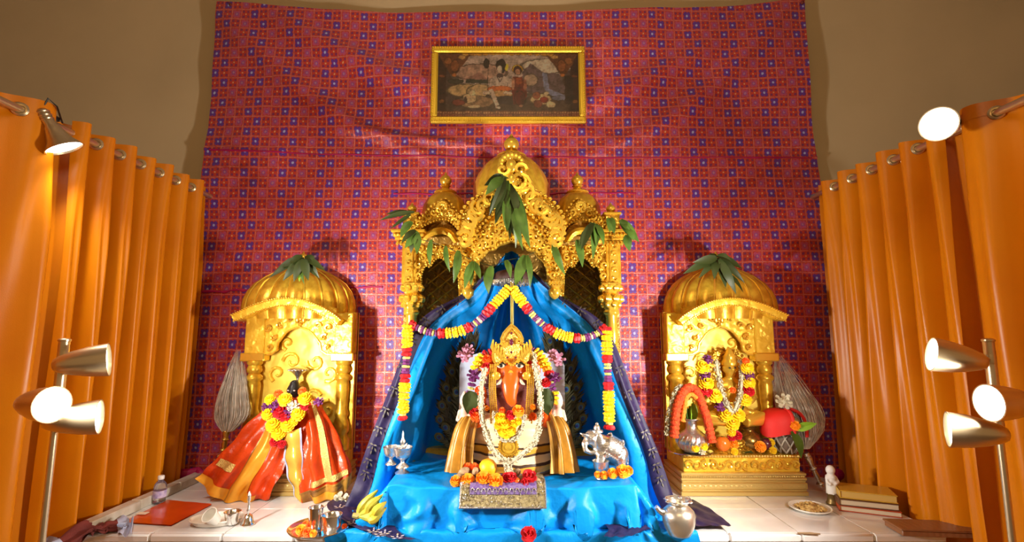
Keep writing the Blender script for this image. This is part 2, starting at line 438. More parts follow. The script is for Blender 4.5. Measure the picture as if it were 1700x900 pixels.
# ================================================================== printed backdrop cloth
def backdrop_mat():
    m = mat('printed sari cloth', (.5, .03, .02), .42, sheen=.2); nt = m.node_tree; b = nt.nodes['Principled BSDF']; N = NT(m)
    X, Y, Z = N.xyz()
    wob = N.m('MULTIPLY', N.m('SUBTRACT', N.noise(26, 1), .5), .16)
    x = N.m('ADD', N.m('MULTIPLY', X, 1/.0605), wob); y = N.m('ADD', N.m('MULTIPLY', Z, 1/.0685), wob)
    i = N.m('FLOOR', x); j = N.m('FLOOR', y)
    fx = N.m('SUBTRACT', N.m('FRACT', x), .5); fy = N.m('SUBTRACT', N.m('FRACT', y), .5)
    k = N.m('FLOORED_MODULO', N.m('ADD', N.m('ADD', i, N.m('FLOORED_MODULO', j, 2.0)), N.m('MULTIPLY', N.m('FLOOR', N.m('MULTIPLY', j, .5)), 0.0)), 4.0)
    r = N.m('SQRT', N.m('ADD', N.m('MULTIPLY', fx, fx), N.m('MULTIPLY', fy, fy)))
    th = N.m('ARCTAN2', fy, fx); s2 = N.m('ABSOLUTE', N.m('SINE', N.m('MULTIPLY', th, 2.0)))
    lx = N.m('SUBTRACT', N.m('ABSOLUTE', fx), .19); ly = N.m('SUBTRACT', N.m('ABSOLUTE', fy), .19)
    fl = N.m('LESS_THAN', N.m('SQRT', N.m('ADD', N.m('MULTIPLY', lx, lx), N.m('MULTIPLY', ly, ly))), .205)
    is0 = N.m('LESS_THAN', k, .5); is2 = N.m('MULTIPLY', N.m('GREATER_THAN', k, 1.5), N.m('LESS_THAN', k, 2.5))
    odd = N.m('SUBTRACT', 1.0, N.m('ADD', is0, is2))
    c = N.mix(N.noise(9, 2), (.50, .042, .010), (.46, .026, .030))
    c = N.mix(N.m('MULTIPLY', fl, N.m('MULTIPLY', is2, .45)), c, (.36, .09, .30))
    c = N.mix(N.m('MULTIPLY', fl, is0), c, (.11, .025, .27))
    ring = N.m('MULTIPLY', N.m('LESS_THAN', r, .19), N.m('GREATER_THAN', r, .11))
    c = N.mix(N.m('MULTIPLY', ring, N.m('ADD', is0, N.m('MULTIPLY', is2, .6))), c, (.16, .04, .34))
    c = N.mix(N.m('MULTIPLY', N.m('LESS_THAN', r, .115), N.m('ADD', is0, N.m('MULTIPLY', is2, .3))), c, (.38, .40, .68))
    ax = N.m('SUBTRACT', N.m('ABSOLUTE', fx), .25); ay = N.m('SUBTRACT', N.m('ABSOLUTE', fy), .25)
    dd = N.m('SQRT', N.m('ADD', N.m('MULTIPLY', ax, ax), N.m('MULTIPLY', ay, ay)))
    c = N.mix(N.m('MULTIPLY', N.m('MULTIPLY', N.m('LESS_THAN', dd, .13), odd), .72), c, (.10, .015, .12))
    c = N.mix(N.m('MULTIPLY', N.m('MULTIPLY', N.m('LESS_THAN', r, .085), odd), .8), c, (.75, .35, .14))
    ln = N.m('GREATER_THAN', N.m('MAXIMUM', N.m('ABSOLUTE', fx), N.m('ABSOLUTE', fy)), .452)
    lf = N.m('MULTIPLY', ln, N.m('MULTIPLY_ADD', N.noise(60, 2), 1.1, -.12))
    c = N.mix(lf, c, (.80, .33, .30))
    nt.links.new(c, b.inputs['Base Color'])
    nt.links.new(N.m('MULTIPLY', ln, .35), b.inputs['Metallic'])
    bn = nt.nodes.new('ShaderNodeBump'); bn.inputs['Strength'].default_value = .5; bn.inputs['Distance'].default_value = .004
    nt.links.new(N.m('ADD', N.noise(120, 3), N.m('MULTIPLY', N.noise(18, 3), 3.0)), bn.inputs['Height']); nt.links.new(bn.outputs[0], b.inputs['Normal'])
    return m
BY = 3.10
root = thing('backdrop_cloth', 'huge red and purple checked flower print cloth hung on the back wall', 'cloth', (0, BY, PT))
eL = [(361, 9), (349, 180), (338, 285), (322, 450), (302, 680), (288, 803)]
eR = [(1335, 3), (1347, 200), (1362, 290), (1374, 430), (1388, 660), (1398, 806)]
R = []
for (lx, ly), (rx, ry) in zip(eL, eR):
    r = []
    for k in range(9):
        f = k/8; y = ly+(ry-ly)*f
        if ly < 50: y += 14*math.sin(PI*f)**1.0-6*(f in (0, 1))
        r.append(P(lx+(rx-lx)*f, y, BY))
    R.append(r)
def bdisp(u, v):
    q = V((u*5, v*4, 0)); d = .030*noise.noise(q)+.010*noise.noise(q*3.1)
    for cx, cy, sl, w, a in ((.30, .13, .55, .03, .03), (.44, .17, .42, .022, .022), (.20, .2, .9, .03, .022), (.66, .16, -.5, .028, .028), (.8, .17, -.9, .03, .02), (.5, .055, .02, .016, .02), (.37, .29, .25, .018, .018)):
        dx = u-cx; y0 = cy+sl*dx; e = math.exp(-((v-y0)/(w*.8))**2)*math.exp(-(dx/.17)**2); d += 1.7*a*e
    d += .010*math.exp(-((v-.335)/.006)**2)
    d += .012*math.sin(u*95+5*math.sin(v*5))*max(0, v-.55)*noise.noise(V((u*6, 3, 0)))
    return min(max(d, -.03), .034+.03*(v > .3))+.004
bp = Patch(R, bdisp)
bp.build('fabric', backdrop_mat(), root, nu=150, nv=120)
SEAM = mat('magenta cloth edge', (.42, .008, .10), .5)
for u0, u1, v0, w in ((.01, .99, .338, .0035), (.01, .30, .632, .0025), (.31, .70, .452, .003)):
    MB().grid(lambda a, b: bp.at(u0+(u1-u0)*a, v0+.012*math.sin(PI*a)*(v0 < .4)+.003*noise.noise(V((a*14, 1, v0)))+(b-.5)*2*w*(.4+.9*abs(noise.noise(V((a*30, v0, 2))))), .004+.005*math.sin(PI*b)), 120, 3).build('seam', SEAM, root)
for x0, x1 in ((284, 345), (1378, 1412)):
    pts = [P(x0+(x1-x0)*i/6, 799+4*math.sin(i*1.7), 3.04)+V((0, .02*math.sin(i*2), 0)) for i in range(7)]
    for p in pts: p.z = max(p.z, .785)
    MB().tube(pts, [.012, .03, .034, .032, .035, .027, .012], 9, flat=.8).build('bunched_hem', SEAM, root)
def hook(px, py):
    p = P(px, py, BY-.015); MB().ball(p, .012, 8, 6).build('corner_knot', MAROON, root)
for q in ((383, 8), (1332, 4)): hook(*q)

# ================================================================== framed picture
def painted(w, h, nx, ny, paint, name, root, y):
    b = MB().grid(lambda u, v: V((-w/2+w*u, y, -h/2+h*v)), nx, ny); me = b.mesh(name, None, smooth=False)
    at = me.color_attributes.new('Col', 'FLOAT_COLOR', 'POINT')
    buf = []
    for j in range(ny+1):
        for i in range(nx+1): buf += [*paint(i/nx, 1-j/ny), 1.0]
    at.data.foreach_set('color', buf)
    m = mat(name, (1, 1, 1), .35); n = m.node_tree.nodes.new('ShaderNodeVertexColor'); n.layer_name = 'Col'
    m.node_tree.links.new(n.outputs[0], m.node_tree.nodes['Principled BSDF'].inputs['Base Color']); me.materials.append(m)
    o = bpy.data.objects.new(name, me); COL.objects.link(o); o.parent = root; return o
a, b_ = P(717, 78, 3.05), P(973, 205, 3.05)
fw, fh = b_.x-a.x, a.z-b_.z
fc = V(((a.x+b_.x)/2, 3.05, (a.z+b_.z)/2))
root = thing('picture_frame', 'wide gold framed devotional picture hung high on the printed cloth', 'picture', fc)
FR = mat('yellow gilt frame', (.72, .47, .04), .34, .5, ('wave', 30, .2, .003))
for k, (cx, cz, dx, dz) in enumerate(((0, fh/2-.022, fw, .044), (0, -fh/2+.022, fw, .044), (-fw/2+.022, 0, .044, fh-.088), (fw/2-.022, 0, .044, fh-.088))):
    MB().box(fc+V((cx, 0, cz)), (dx, .035, dz), .008).build('frame_rail', FR, root)
bd = MB()
for k in range(64):
    for s in (-1, 1): bd.ball(fc+V((-fw/2+.012+(fw-.024)*k/63, -.018, s*(fh/2-.012))), .0065, 6, 4)
for k in range(1, 31):
    for s in (-1, 1): bd.ball(fc+V((s*(fw/2-.012), -.018, -fh/2+.012+(fh-.024)*k/31)), .0065, 6, 4)
stuff(bd.build('bead_trim', FR, root))
MB().box(fc+V((0, .016, 0)), (fw-.02, .008, fh-.02)).build('backing_board', PETALBROWN, root)
SH = []
def E(cx, cy, rx, ry, c): SH.append(('e', cx, cy, rx, ry, lin(*c)))
def G(pts, c): SH.append(('g', pts, lin(*c)))
E(.5, .25, .42, .45, (176, 160, 160)); E(.78, .2, .2, .12, (200, 190, 185)); E(.3, .3, .2, .14, (170, 140, 132))
G([(.17, .42), (.3, .3), (.36, .42)], (150, 112, 108)); G([(.6, .3), (.66, .16), (.75, .3), (.86, .32), (.92, .62), (.6, .62)], (104, 88, 98))
G([(.74, .3), (.775, .32), (.79, .56), (.93, .68), (.93, .73), (.80, .66), (.755, .56)], (132, 140, 186)); E(.88, .7, .08, .04, (126, 130, 170))
G([(.2, .4), (.36, .42), (.36, .48), (.2, .47)], (52, 58, 50)); E(.2, .58, .14, .1, (180, 155, 118)); E(.66, .42, .05, .1, (168, 148, 138)); E(.13, .44, .06, .04, (56, 56, 50))
E(.3, .6, .1, .12, (184, 160, 124)); E(.47, .74, .16, .12, (60, 48, 50)); G([(.05, .8), (.95, .8), (.95, .9), (.05, .9)], (78, 60, 52))
E(.27, .76, .14, .1, (150, 122, 98)); E(.23, .70, .05, .08, (202, 178, 148)); E(.15, .77, .05, .05, (128, 58, 46)); E(.245, .62, .025, .05, (208, 186, 158)); E(.26, .83, .05, .025, (200, 180, 156)); E(.2, .73, .012, .05, (70, 44, 36))
E(.73, .72, .08, .09, (196, 172, 140)); E(.70, .66, .03, .06, (150, 90, 70)); E(.755, .73, .03, .05, (140, 46, 38)); E(.80, .8, .035, .05, (204, 186, 158)); E(.71, .79, .03, .06, (128, 70, 58)); E(.77, .63, .022, .03, (214, 196, 170))
E(.45, .2, .035, .12, (36, 26, 26)); E(.345, .16, .022, .08, (44, 36, 36)); G([(.352, .1), (.357, .1), (.357, .7), (.352, .7)], (60, 44, 40)); E(.49, .22, .012, .06, (226, 190, 60))
G([(.40, .36), (.50, .36), (.53, .52), (.37, .52)], (186, 172, 172)); E(.44, .26, .02, .07, (196, 178, 172)); E(.44, .35, .025, .03, (70, 56, 60)); E(.385, .48, .02, .09, (188, 172, 172)); E(.515, .48, .02, .09, (188, 172, 172))
E(.44, .56, .095, .05, (190, 104, 50)); E(.45, .63, .1, .045, (196, 158, 112)); G([(.36, .58), (.39, .56), (.435, .8), (.415, .84)], (206, 188, 184)); E(.43, .85, .018, .02, (206, 188, 184)); E(.345, .62, .03, .03, (196, 176, 168)); E(.5, .62, .04, .025, (206, 186, 176))
G([(.415, .36), (.44, .46), (.465, .36), (.46, .36), (.44, .43), (.42, .36)], (64, 50, 60))
E(.565, .25, .04, .07, (226, 176, 60)); E(.565, .27, .03, .07, (70, 40, 36)); E(.565, .29, .018, .05, (186, 140, 120)); G([(.535, .37), (.6, .37), (.635, .62), (.61, .8), (.54, .8), (.525, .6)], (112, 40, 34)); E(.575, .44, .025, .06, (156, 76, 44)); E(.535, .48, .012, .09, (176, 130, 110)); E(.62, .5, .012, .09, (160, 104, 90)); E(.58, .7, .04, .12, (92, 30, 28)); E(.59, .82, .016, .02, (176, 130, 110))
G([(0, 0), (.06, 0), (.06, .9), (0, .9)], (58, 36, 30)); G([(.94, 0), (1, 0), (1, .9), (.94, .9)], (58, 34, 30)); G([(.9, .35), (.96, .35), (.96, .8), (.9, .8)], (52, 38, 38))
for sx in (0, 1):
    f = (lambda x: 1-x) if sx else (lambda x: x)
    G([(f(.0), 0), (f(.3), 0), (f(.22), .06), (f(.17), .2), (f(.13), .34), (f(.1), .36), (f(.05), .2)], (104, 64, 40)); E(f(.07), .12, .025, .06, (150, 96, 52)); E(f(.12), .2, .03, .1, (136, 82, 46)); E(f(.115), .34, .018, .03, (178, 112, 58)); E(f(.17), .06, .03, .03, (186, 146, 84)); E(f(.03), .36, .022, .02, (120, 70, 44)); E(f(.03), .75, .02, .03, (130, 84, 46))
for k in range(14): E(.2+.6*k/13, .0, .03, .05-.02*math.sin(PI*k/13), (198, 150, 66))
G([(0, .9), (1, .9), (1, 1), (0, 1)], (122, 70, 46))
for k in range(56): E((k+.5)/56, .925, .006, .012, (190, 150, 110)); E((k+.5)/56, .97, .006, .014, (168, 106, 66))
def paint(x, y):
    c = (.075, .045, .04)
    w = .006*noise.noise(V((x*30, y*14, 0)))
    xx, yy = x+w, y+w*2; edge = False
    for s in SH:
        if s[0] == 'e':
            d = ((xx-s[1])/s[3])**2+((yy-s[2])/s[4])**2
            if d < 1: c = s[5]; edge = d > .80 and s[3] > .014
        else:
            q = s[1]; ins = False; k = len(q)-1
            for n_ in range(len(q)):
                if (q[n_][1] > yy) != (q[k][1] > yy) and xx < (q[k][0]-q[n_][0])*(yy-q[n_][1])/(q[k][1]-q[n_][1])+q[n_][0]: ins = not ins
                k = n_
            if ins: c = s[2]; edge = False
    n2 = 1+.6*noise.noise(V((x*24, y*12, 4)))+.5*noise.noise(V((x*70, y*36, 4)))
    if edge: n2 *= .25
    return tuple(min(.95, max(0, 1.55*q*n2)) for q in c)
painted(fw-.084, fh-.084, 230, 110, paint, 'picture_print', root, .004)
GLASS = mat('picture glass', (1, 1, 1), .02); nt = GLASS.node_tree
tr = nt.nodes.new('ShaderNodeBsdfTransparent'); gl = nt.nodes.new('ShaderNodeBsdfGlossy'); gl.inputs['Roughness'].default_value = .03
fr = nt.nodes.new('ShaderNodeFresnel'); fr.inputs[0].default_value = 1.45; mx = nt.nodes.new('ShaderNodeMixShader')
nt.links.new(fr.outputs[0], mx.inputs[0]); nt.links.new(tr.outputs[0], mx.inputs[1]); nt.links.new(gl.outputs[0], mx.inputs[2]); nt.links.new(mx.outputs[0], nt.nodes['Material Output'].inputs[0])
MB().box(fc+V((0, -.003, 0)), (fw-.086, .003, fh-.086)).build('glass_pane', GLASS, root)

# ================================================================== orange side curtains on rods
CX, RZ = 1.93, 2.475
gm = MB(); gm.tube([V((.022*math.cos(2*PI*k/20), .022*math.sin(2*PI*k/20), 0)) for k in range(20)], .007, 6, closed=True)
GROM = gm.mesh('grommet', NICKEL)
def curtain(side, y0, y1, per, amp, label, seed):
    root = thing('curtain', label, 'curtain', (side*CX, (y0+y1)/2, 0), 'orange satin curtains at both sides')
    n = round((y1-y0)/per); per = (y1-y0)/n
    def S(u, v):                                   # v = 0 at the top
        y = y0+(y1-y0)*u; z = RZ+.05-(RZ+.03)*v
        ph = 2*PI*(y-y0)/per
        env = min(1, v*5)
        sh = v*(1.2*noise.noise(V((y*1.3, seed, v*1.1)))); am = amp*1.12*(1-.15*v)*(1+.75*noise.noise(V((y*3.2, v*1.2, seed+5)))*env)
        w = math.sin(ph+sh); w = w*(1.25-.25*w*w); w += .35*env*math.sin(2*ph+1.5+sh+3*noise.noise(V((y*1.1, seed, v*.8))))
        x = am*w+.030*v*noise.noise(V((y*1.6, v*1.4, seed+9)))+.010*math.sin(2.6*ph+4*v+seed)*min(1, 3*v)*noise.noise(V((y*3, v*2.5, seed)))
        yy = y+.05*v*noise.noise(V((y*3, v*1.5, seed+2)))
        zz = z-(.006*math.sin(ph*.5+seed) if v < .02 else 0)
        return V((side*(CX-x), yy, zz))
    vv = lambda j: j**1.3
    MB().grid(lambda u, v: S(u, v**1.25), int(n*18), 44).build('fabric', ORANGE, root, 180)
    MB().grid(lambda u, v: S(u, v*.0215)+V((-side*.0015, -.001, 0)), int(n*18), 2).build('top_hem', ORANGE, root, 180)
    for k in range(2*n+1):
        y = y0+per*k/2
        if k in (0, 2*n): continue
        rising = k % 2 == 0; sl = amp*1.25*2*PI/per*(1 if rising else -1)
        nrm = V((-side*1, -sl, 0)).normalized()
        inst('grommet', GROM, root, frame(V((side*CX, y, RZ))+nrm*.003*(1 if rising else 1), nrm))
    return root
curtain(-1, 1.04, 2.12, .255, .05, 'orange satin curtain at far left, nearest the camera, under the clamp lamp', 1.0)
curtain(-1, 2.075, 3.03, .137, .046, 'orange satin curtain with tight pleats between left floor lamp and printed cloth', 4.0)
curtain(1, 1.04, 2.16, .265, .052, 'orange satin curtain at far right, nearest the camera, behind the right floor lamp', 7.0)
curtain(1, 2.115, 3.03, .152, .046, 'orange satin curtain with tight pleats between right floor lamp and printed cloth', 11.0)
for s, nm in ((-1, 'left'), (1, 'right')):
    root = thing('curtain_rod', 'brushed metal curtain rod threaded through the %s orange curtains' % nm, 'rod', (s*CX, 2.1, RZ))
    MB().tube([V((s*CX, 1.0, RZ)), V((s*CX, 3.148, RZ))], .0155, 14).build('pole', NICKEL, root)
    MB().lathe([(.04, 0), (.04, .008), (.02, .014), (.02, .03)], 18, M=frame((s*CX, 3.15, RZ), (0, -1, 0))).build('wall_flange', NICKEL, root)
    MB().tube([V((s*CX, 1.0, RZ-.02)), V((s*CX, 1.0, 4.5))], .008, 8).build('ceiling_hanger', NICKEL, root)
    MB().ball((s*CX, .985, RZ), .027, 12, 8).build('end_cap', NICKEL, root)

# ================================================================== lamps
BULB = mat('lit lamp face', (1, 1, 1), .3, emit=((1, .96, .88), 9.0))
INNER = mat('white reflector', (.85, .83, .78), .25, .3)
def spot(parent, p, d, power, size=2.75):
    l = bpy.data.lights.new('lamp_light', 'SPOT'); l.energy = power; l.spot_size = size; l.spot_blend = 1.0; l.shadow_soft_size = .03; l.color = HEAD_COL
    o = bpy.data.objects.new('lamp_light', l); COL.objects.link(o); o.parent = parent; o.location = V(p)-origin(parent)
    o.rotation_euler = V(d).to_track_quat('-Z', 'Y').to_euler()
def head(root, c, d, pole_p):                         # c = centre of the open face
    d = V(d).normalized(); Mx = frame(c, d)
    sh = MB().lathe([(.010, -.150), (.019, -.146), (.028, -.132), (.040, -.10), (.051, -.055), (.0575, 0), (.054, 0), (.052, -.012)], 32, M=Mx).build('lamp_head', NICKEL, root, 60)
    MB().lathe([(.0001, -.008), (.03, -.0085), (.052, -.012)], 28, M=Mx).build('bulb_face', BULB, sh)
    a = c-d*.11+V((0, 0, 0)); e = V((pole_p[0], pole_p[1], a.z))
    MB().tube([a-d*.0, e], .006, 8).build('arm', NICKEL, root)
    MB().lathe([(.015, -.02), (.017, -.015), (.017, .015), (.015, .02)], 14, c=e).build('collar', NICKEL, root)
    spot(root, c+d*.012, d, HEAD_POWER)
def floor_lamp(x, y, heads, label, lean=0):
    root = thing('floor_lamp', label, 'lamp', (x, y, 0), 'floor lamps with three spot heads')
    MB().lathe([(.14, 0), (.14, .012), (.12, .022), (.02, .03), (.016, .06)], 36, c=(x, y, 0)).build('base', NICKEL, root)
    MB().tube([V((x, y, .02)), V((x, y, 1.30))], .0105, 14).build('pole', NICKEL, root)
    MB().tube([V((x, y, 1.29)), V((x, y, 1.575))], .0165, 14).build('upper_pole', NICKEL, root)
    MB().lathe([(.0165, 0), (.019, .002), (.019, .008), (.012, .012), (0, .013)], 14, c=(x, y, 1.574)).build('pole_cap', NICKEL, root)
    for c, d in heads: head(root, c, d, (x, y))
    return root
floor_lamp(-1.555, 1.74, [(P(181, 597, 1.76), (.84, .50, .10)), (P(87, 672, 1.62), (.92, -.26, .0)), (P(166, 692, 1.72), (.88, .44, .04))], 'brushed metal floor lamp with three lit spot heads, before the left curtain')
floor_lamp(1.655, 1.74, [(P(1546, 588, 1.70), (-.84, .34, .16)), (P(1641, 669, 1.58), (-.92, .02, .0)), (P(1573, 713, 1.68), (-.90, .52, .02))], 'brushed metal floor lamp with three lit spot heads, before the right curtain')
def clamp_lamp(c, d, q, label):                       # c = face centre, d = beam, q = grip point on the rod
    d = V(d).normalized(); root = thing('clamp_lamp', label, 'lamp', q, 'clamp lamps gripping the curtain rods')
    Mx = frame(c, d)
    sh = MB().lathe([(.017, -.165), (.021, -.16), (.021, -.10), (.026, -.092), (.031, -.075), (.045, -.035), (.064, -.006), (.067, 0), (.063, 0), (.06, -.008)], 36, M=Mx).build('reflector', NICKEL, root, 60)
    MB().lathe([(.0001, -.004), (.03, -.005), (.061, -.008)], 28, M=Mx).build('bulb_face', BULB, sh)
    for z in (-.155, -.14, -.125): MB().lathe([(.0215, -.004), (.0235, 0), (.0215, .004)], 18, M=Mx @ Matrix.Translation((0, 0, z))).build('socket_ring', NICKEL, root)
    a = c-d*.165; q = V(q)
    MB().tube([a, (a+q)/2+V((0, 0, .012)), q+V((0, 0, .02))], .011, 8).build('swivel', BLACK, root)
    MB().box(q+V((0, 0, .026)), (.035, .05, .022), .005).build('clamp_jaw', BLACK, root)
    MB().box(q+V((0, 0, -.026)), (.03, .05, .016), .005).build('clamp_jaw', BLACK, root)
    MB().tube([q+V((.0, -.03, .03)), q+V((.0, -.05, .045)), q+V((0, -.06, .06))], .008, 7).build('clamp_handle', BLACK, root)
    MB().tube([q+V((.0, -.03, -.03)), q+V((.0, -.05, -.035)), q+V((0, -.06, -.05))], .008, 7).build('clamp_handle', BLACK, root)
    MB().tube([a, a+V((.02, 0, .05)), a+V((.03, .03, .03)), q+V((.01, .04, .02))], .0035, 6).build('cable', BLACK, root)
    spot(root, c+d*.012, d, CLAMP_POWER, 2.2)
qL = V((-CX, P(88, 190, 1.98).y, RZ)); qR = V((CX, 1.98, RZ))
clamp_lamp(P(107, 247, 1.94), (.40, .28, -.87), qL, 'silver clamp lamp shining down from the left curtain rod')
clamp_lamp(P(1558, 206, 1.90), (-.80, -.52, -.22), qR, 'silver clamp lamp shining out from the right curtain rod')
# ================================================================== large golden shrine
def res2(pts, n):                                     # even resample of a 2D polyline through a smooth curve
    q = [V((a, 0, b)) for a, b in pts]; f = [curve(q, i/200) for i in range(201)]; L = [0]
    for a, b in zip(f, f[1:]): L.append(L[-1]+(b-a).length)
    out = []; j = 0
    for i in range(n):
        d = L[-1]*i/(n-1)
        while j < 199 and L[j+1] < d: j += 1
        p = f[j].lerp(f[j+1], (d-L[j])/max(1e-9, L[j+1]-L[j])); out.append((p.x, p.z))
    return out
def XZ(pts, Y): return [(P(x, y, Y).x, P(x, y, Y).z) for x, y in pts]
X0 = P(849, 400, 2.75).x
def mir(pts): return [(2*X0-x, z) for x, z in pts]
def scroll(b, x, z, y, r, hand=1, th=.006, a0=0.0, turns=1.05, n=11):
    pts = []; rr = []
    for i in range(n+1):
        t = i/n; q = r*(1-.82*t); a = a0+hand*turns*2*PI*t
        pts.append(V((x+q*math.cos(a), y-.004*t, z+q*math.sin(a)))); rr.append(th*1.5*(1-.5*t))
    b.tube(pts, rr, 6)
def beads(b, pts, y, r, step):
    q = res2(pts, max(2, int(sum(math.dist(a, c) for a, c in zip(pts, pts[1:]))/step)))
    for x, z in q: b.ball((x, y, z), r, 6, 5)
def finial(name, c, r, root, m=GOLDB):                # c = ball centre
    MB().lathe([(r*1.5, -r*2.1), (r*1.7, -r*1.9), (r*1.5, -r*1.7), (r*.75, -r*1.5), (r*.6, -r*1.15), (r*.9, -r*.95), (r*.55, -r*.85), (r*.8, -r*.6), (r, -r*.1), (r*.95, r*.3), (r*.6, r*.75), (r*.3, r*.95), (r*.22, r*1.15), (0, r*1.5)], 20, c=c).build(name, m, root, 60)
root = thing('large_shrine', 'largest golden carved shrine with three domes, behind the blue draped idol', 'shrine', (X0, 2.8, PT))
BK = 3.03
zt = P(849, 396, 2.70).z; hw = .60
MB().box((X0, 2.945, .86), (1.24, .19, .22), .012).build('plinth', GOLD, root)
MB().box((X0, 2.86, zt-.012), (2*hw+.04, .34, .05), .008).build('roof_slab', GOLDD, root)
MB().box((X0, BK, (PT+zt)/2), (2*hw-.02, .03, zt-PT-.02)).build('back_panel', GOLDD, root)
lt = MB()
for s in (-1, 1):
    for k in range(-3, 7):
        for d in (-1, 1):
            x = X0+s*.40; z0 = 1.62+.075*k
            a = V((x-.11, BK-.018, z0-d*.09)); e = V((x+.11, BK-.018, z0+d*.09)); lt.tube([a, e], .005, 5)
    for k in range(6):
        for j in range(3): lt.ball((X0+s*(.33+.075*j), BK-.018, 1.45+.075*k), .012, 6, 4, (1, .4, 1))
stuff(lt.build('lattice_relief', GOLD, root))
for s in (-1, 1):
    fl = (lambda p: p) if s < 0 else mir
    Yf = 2.70
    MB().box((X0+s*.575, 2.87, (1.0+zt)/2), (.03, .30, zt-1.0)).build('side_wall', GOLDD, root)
    # corner pillar with panel, cornice, turret
    a, e = P(669, 402, Yf), P(691, 472, Yf); w = e.x-a.x; cx = X0+s*(X0-(a.x+e.x)/2); hgt = a.z-e.z
    MB().box((cx, Yf+.02, (a.z+e.z)/2), (w, .07, hgt), .004).build('corner_pillar', GOLD, root)
    pr = MB().box((cx, Yf-.018, (a.z+e.z)/2), (w*.55, .012, hgt*.92), .003)
    for k in range(5): scroll(pr, cx, a.z-hgt*(.12+.19*k), Yf-.028, w*.22, 1 if k % 2 else -1, .005)
    stuff(pr.build('pillar_relief', GOLDB, root))
    cz = P(676, 393, Yf-.03).z; px_ = mpp(393, Yf)
    cor = MB()
    for dz, ww, hh, dd in ((.030, 56, .018, .13), (.010, 50, .022, .11), (-.012, 44, .018, .10), (-.030, 36, .016, .09)):
        cor.box((cx+s*.003, Yf+.01, cz+dz), (ww*px_, dd, hh), .004)
    cor.build('cornice', GOLD, root)
    cb = MB()
    for k in range(9): cb.ball((cx-.075+.15*k/8, Yf-.052, cz+.008), .0085, 6, 5)
    for k in range(7): cb.lathe([(.002, -.018), (.008, -.01), (.006, 0), (.003, .006)], 6, c=(cx-.06+.12*k/6, Yf-.048, cz-.034))
    stuff(cb.build('cornice_beads', GOLDB, root))
    t0, t1 = P(665, 355, Yf), P(689, 384, Yf)
    MB().box((cx, Yf+.03, (t0.z+t1.z)/2), (t1.x-t0.x, .085, t0.z-t1.z), .006).build('corner_turret', GOLDR, root)
    MB().box((cx, Yf+.03, t0.z), (t1.x-t0.x+.016, .10, .014), .004).build('turret_cap', GOLD, root)
    finial('small_finial', V((cx, Yf+.03, P(676, 345, Yf).z)), .026, root)
    # side gable and arches
    ga = fl(res2(XZ([(667, 396), (674, 379), (690, 368), (706, 356), (718, 342), (728, 337), (739, 331), (748, 338), (757, 350), (764, 362), (773, 388)], 2.68), 28))
    gb = fl(res2(XZ([(688, 398), (693, 387), (703, 377), (714, 371), (724, 367), (735, 365), (745, 367), (754, 374), (761, 382), (765, 390), (769, 399)], 2.68), 28))
    MB().band(ga, gb, 2.67, 2.75, .014).build('side_gable', GOLDR, root)
    rl = MB(); beads(rl, ga, 2.665, .0085, .021); beads(rl, gb, 2.665, .0065, .016)
    mid = [((p[0]+q[0])/2, (p[1]+q[1])/2) for p, q in zip(ga, gb)]
    for k in range(2, 27, 2): scroll(rl, mid[k][0], mid[k][1], 2.655, .018, 1 if (k//2) % 2 else -1, .005, k)
    ax, az = mid[15]
    for k in range(7): rl.ball((ax+.022*math.cos(PI*k/6), 2.65, az+.012+.022*math.sin(PI*k/6)), .012, 6, 5, (1, .6, 1.4))
    stuff(rl.build('gable_relief', GOLDB, root))
    aa = fl(res2(XZ([(693, 402), (702, 391), (716, 382), (733, 378), (750, 384), (762, 402)], 2.70), 20)); ab = fl(res2(XZ([(704, 405), (712, 396), (722, 391), (734, 389), (746, 394), (754, 405)], 2.70), 20))
    MB().band(aa, ab, 2.69, 2.74, .012).build('inner_arch', GOLD, root)
    pl = fl(XZ([(688, 400), (697, 385), (714, 373), (735, 368), (752, 376), (768, 400)], 2.74)); MB().prism(pl, 2.73, 2.75).build('gable_panel', GOLDD, root)
    # spandrel with a cusped niche
    spd = fl(XZ([(690, 492), (690, 402), (772, 402), (772, 492), (762, 492), (761, 455), (754, 442), (746, 443), (739, 433), (730, 428), (721, 433), (714, 443), (706, 442), (700, 456), (699, 492)], 2.72))
    MB().prism(spd, 2.70, 2.75).build('niche_surround', GOLDR, root, 30)
    nr = MB(); ed = fl(XZ([(699, 470), (700, 456), (706, 442), (714, 443), (721, 433), (730, 428), (739, 433), (746, 443), (754, 442), (761, 455), (762, 470)], 2.70)); beads(nr, ed, 2.695, .006, .014)
    for q in ((698, 412), (710, 415), (722, 411), (736, 411), (750, 413), (763, 412), (703, 428), (714, 428), (746, 428), (757, 428), (765, 440), (695, 440), (696, 458), (766, 458)):
        x, z = fl(XZ([q], 2.70))[0]; scroll(nr, x, z, 2.692, .019, random.choice((-1, 1)), .0055, random.random()*6)
    stuff(nr.build('niche_relief', GOLDB, root))
    # column with capital
    c0 = P(684, 500, 2.70); cxx = X0+s*(X0-c0.x); Z = lambda py: P(684, py, 2.68).z
    MB().lathe([(.050, Z(470)), (.056, Z(474)), (.046, Z(480)), (.030, Z(486)), (.044, Z(492)), (.052, Z(500)), (.046, Z(508)), (.036, Z(514)), (.042, Z(517)), (.042, Z(521)), (.030, Z(524))], 24, c=(cxx, 2.70, 0), lobes=8, lobe=.16).build('capital', GOLDB, root, 60)
    cl = MB()
    for k in range(8):
        th = 2*PI*k/8
        for r, py, sz in ((.052, 478, .016), (.056, 496, .018), (.048, 506, .013)): cl.ball((cxx+r*math.cos(th+py), 2.70+r*math.sin(th+py), Z(py)), sz, 7, 5, (1, 1, 1.3))
    stuff(cl.build('capital_leaves', GOLDB, root))
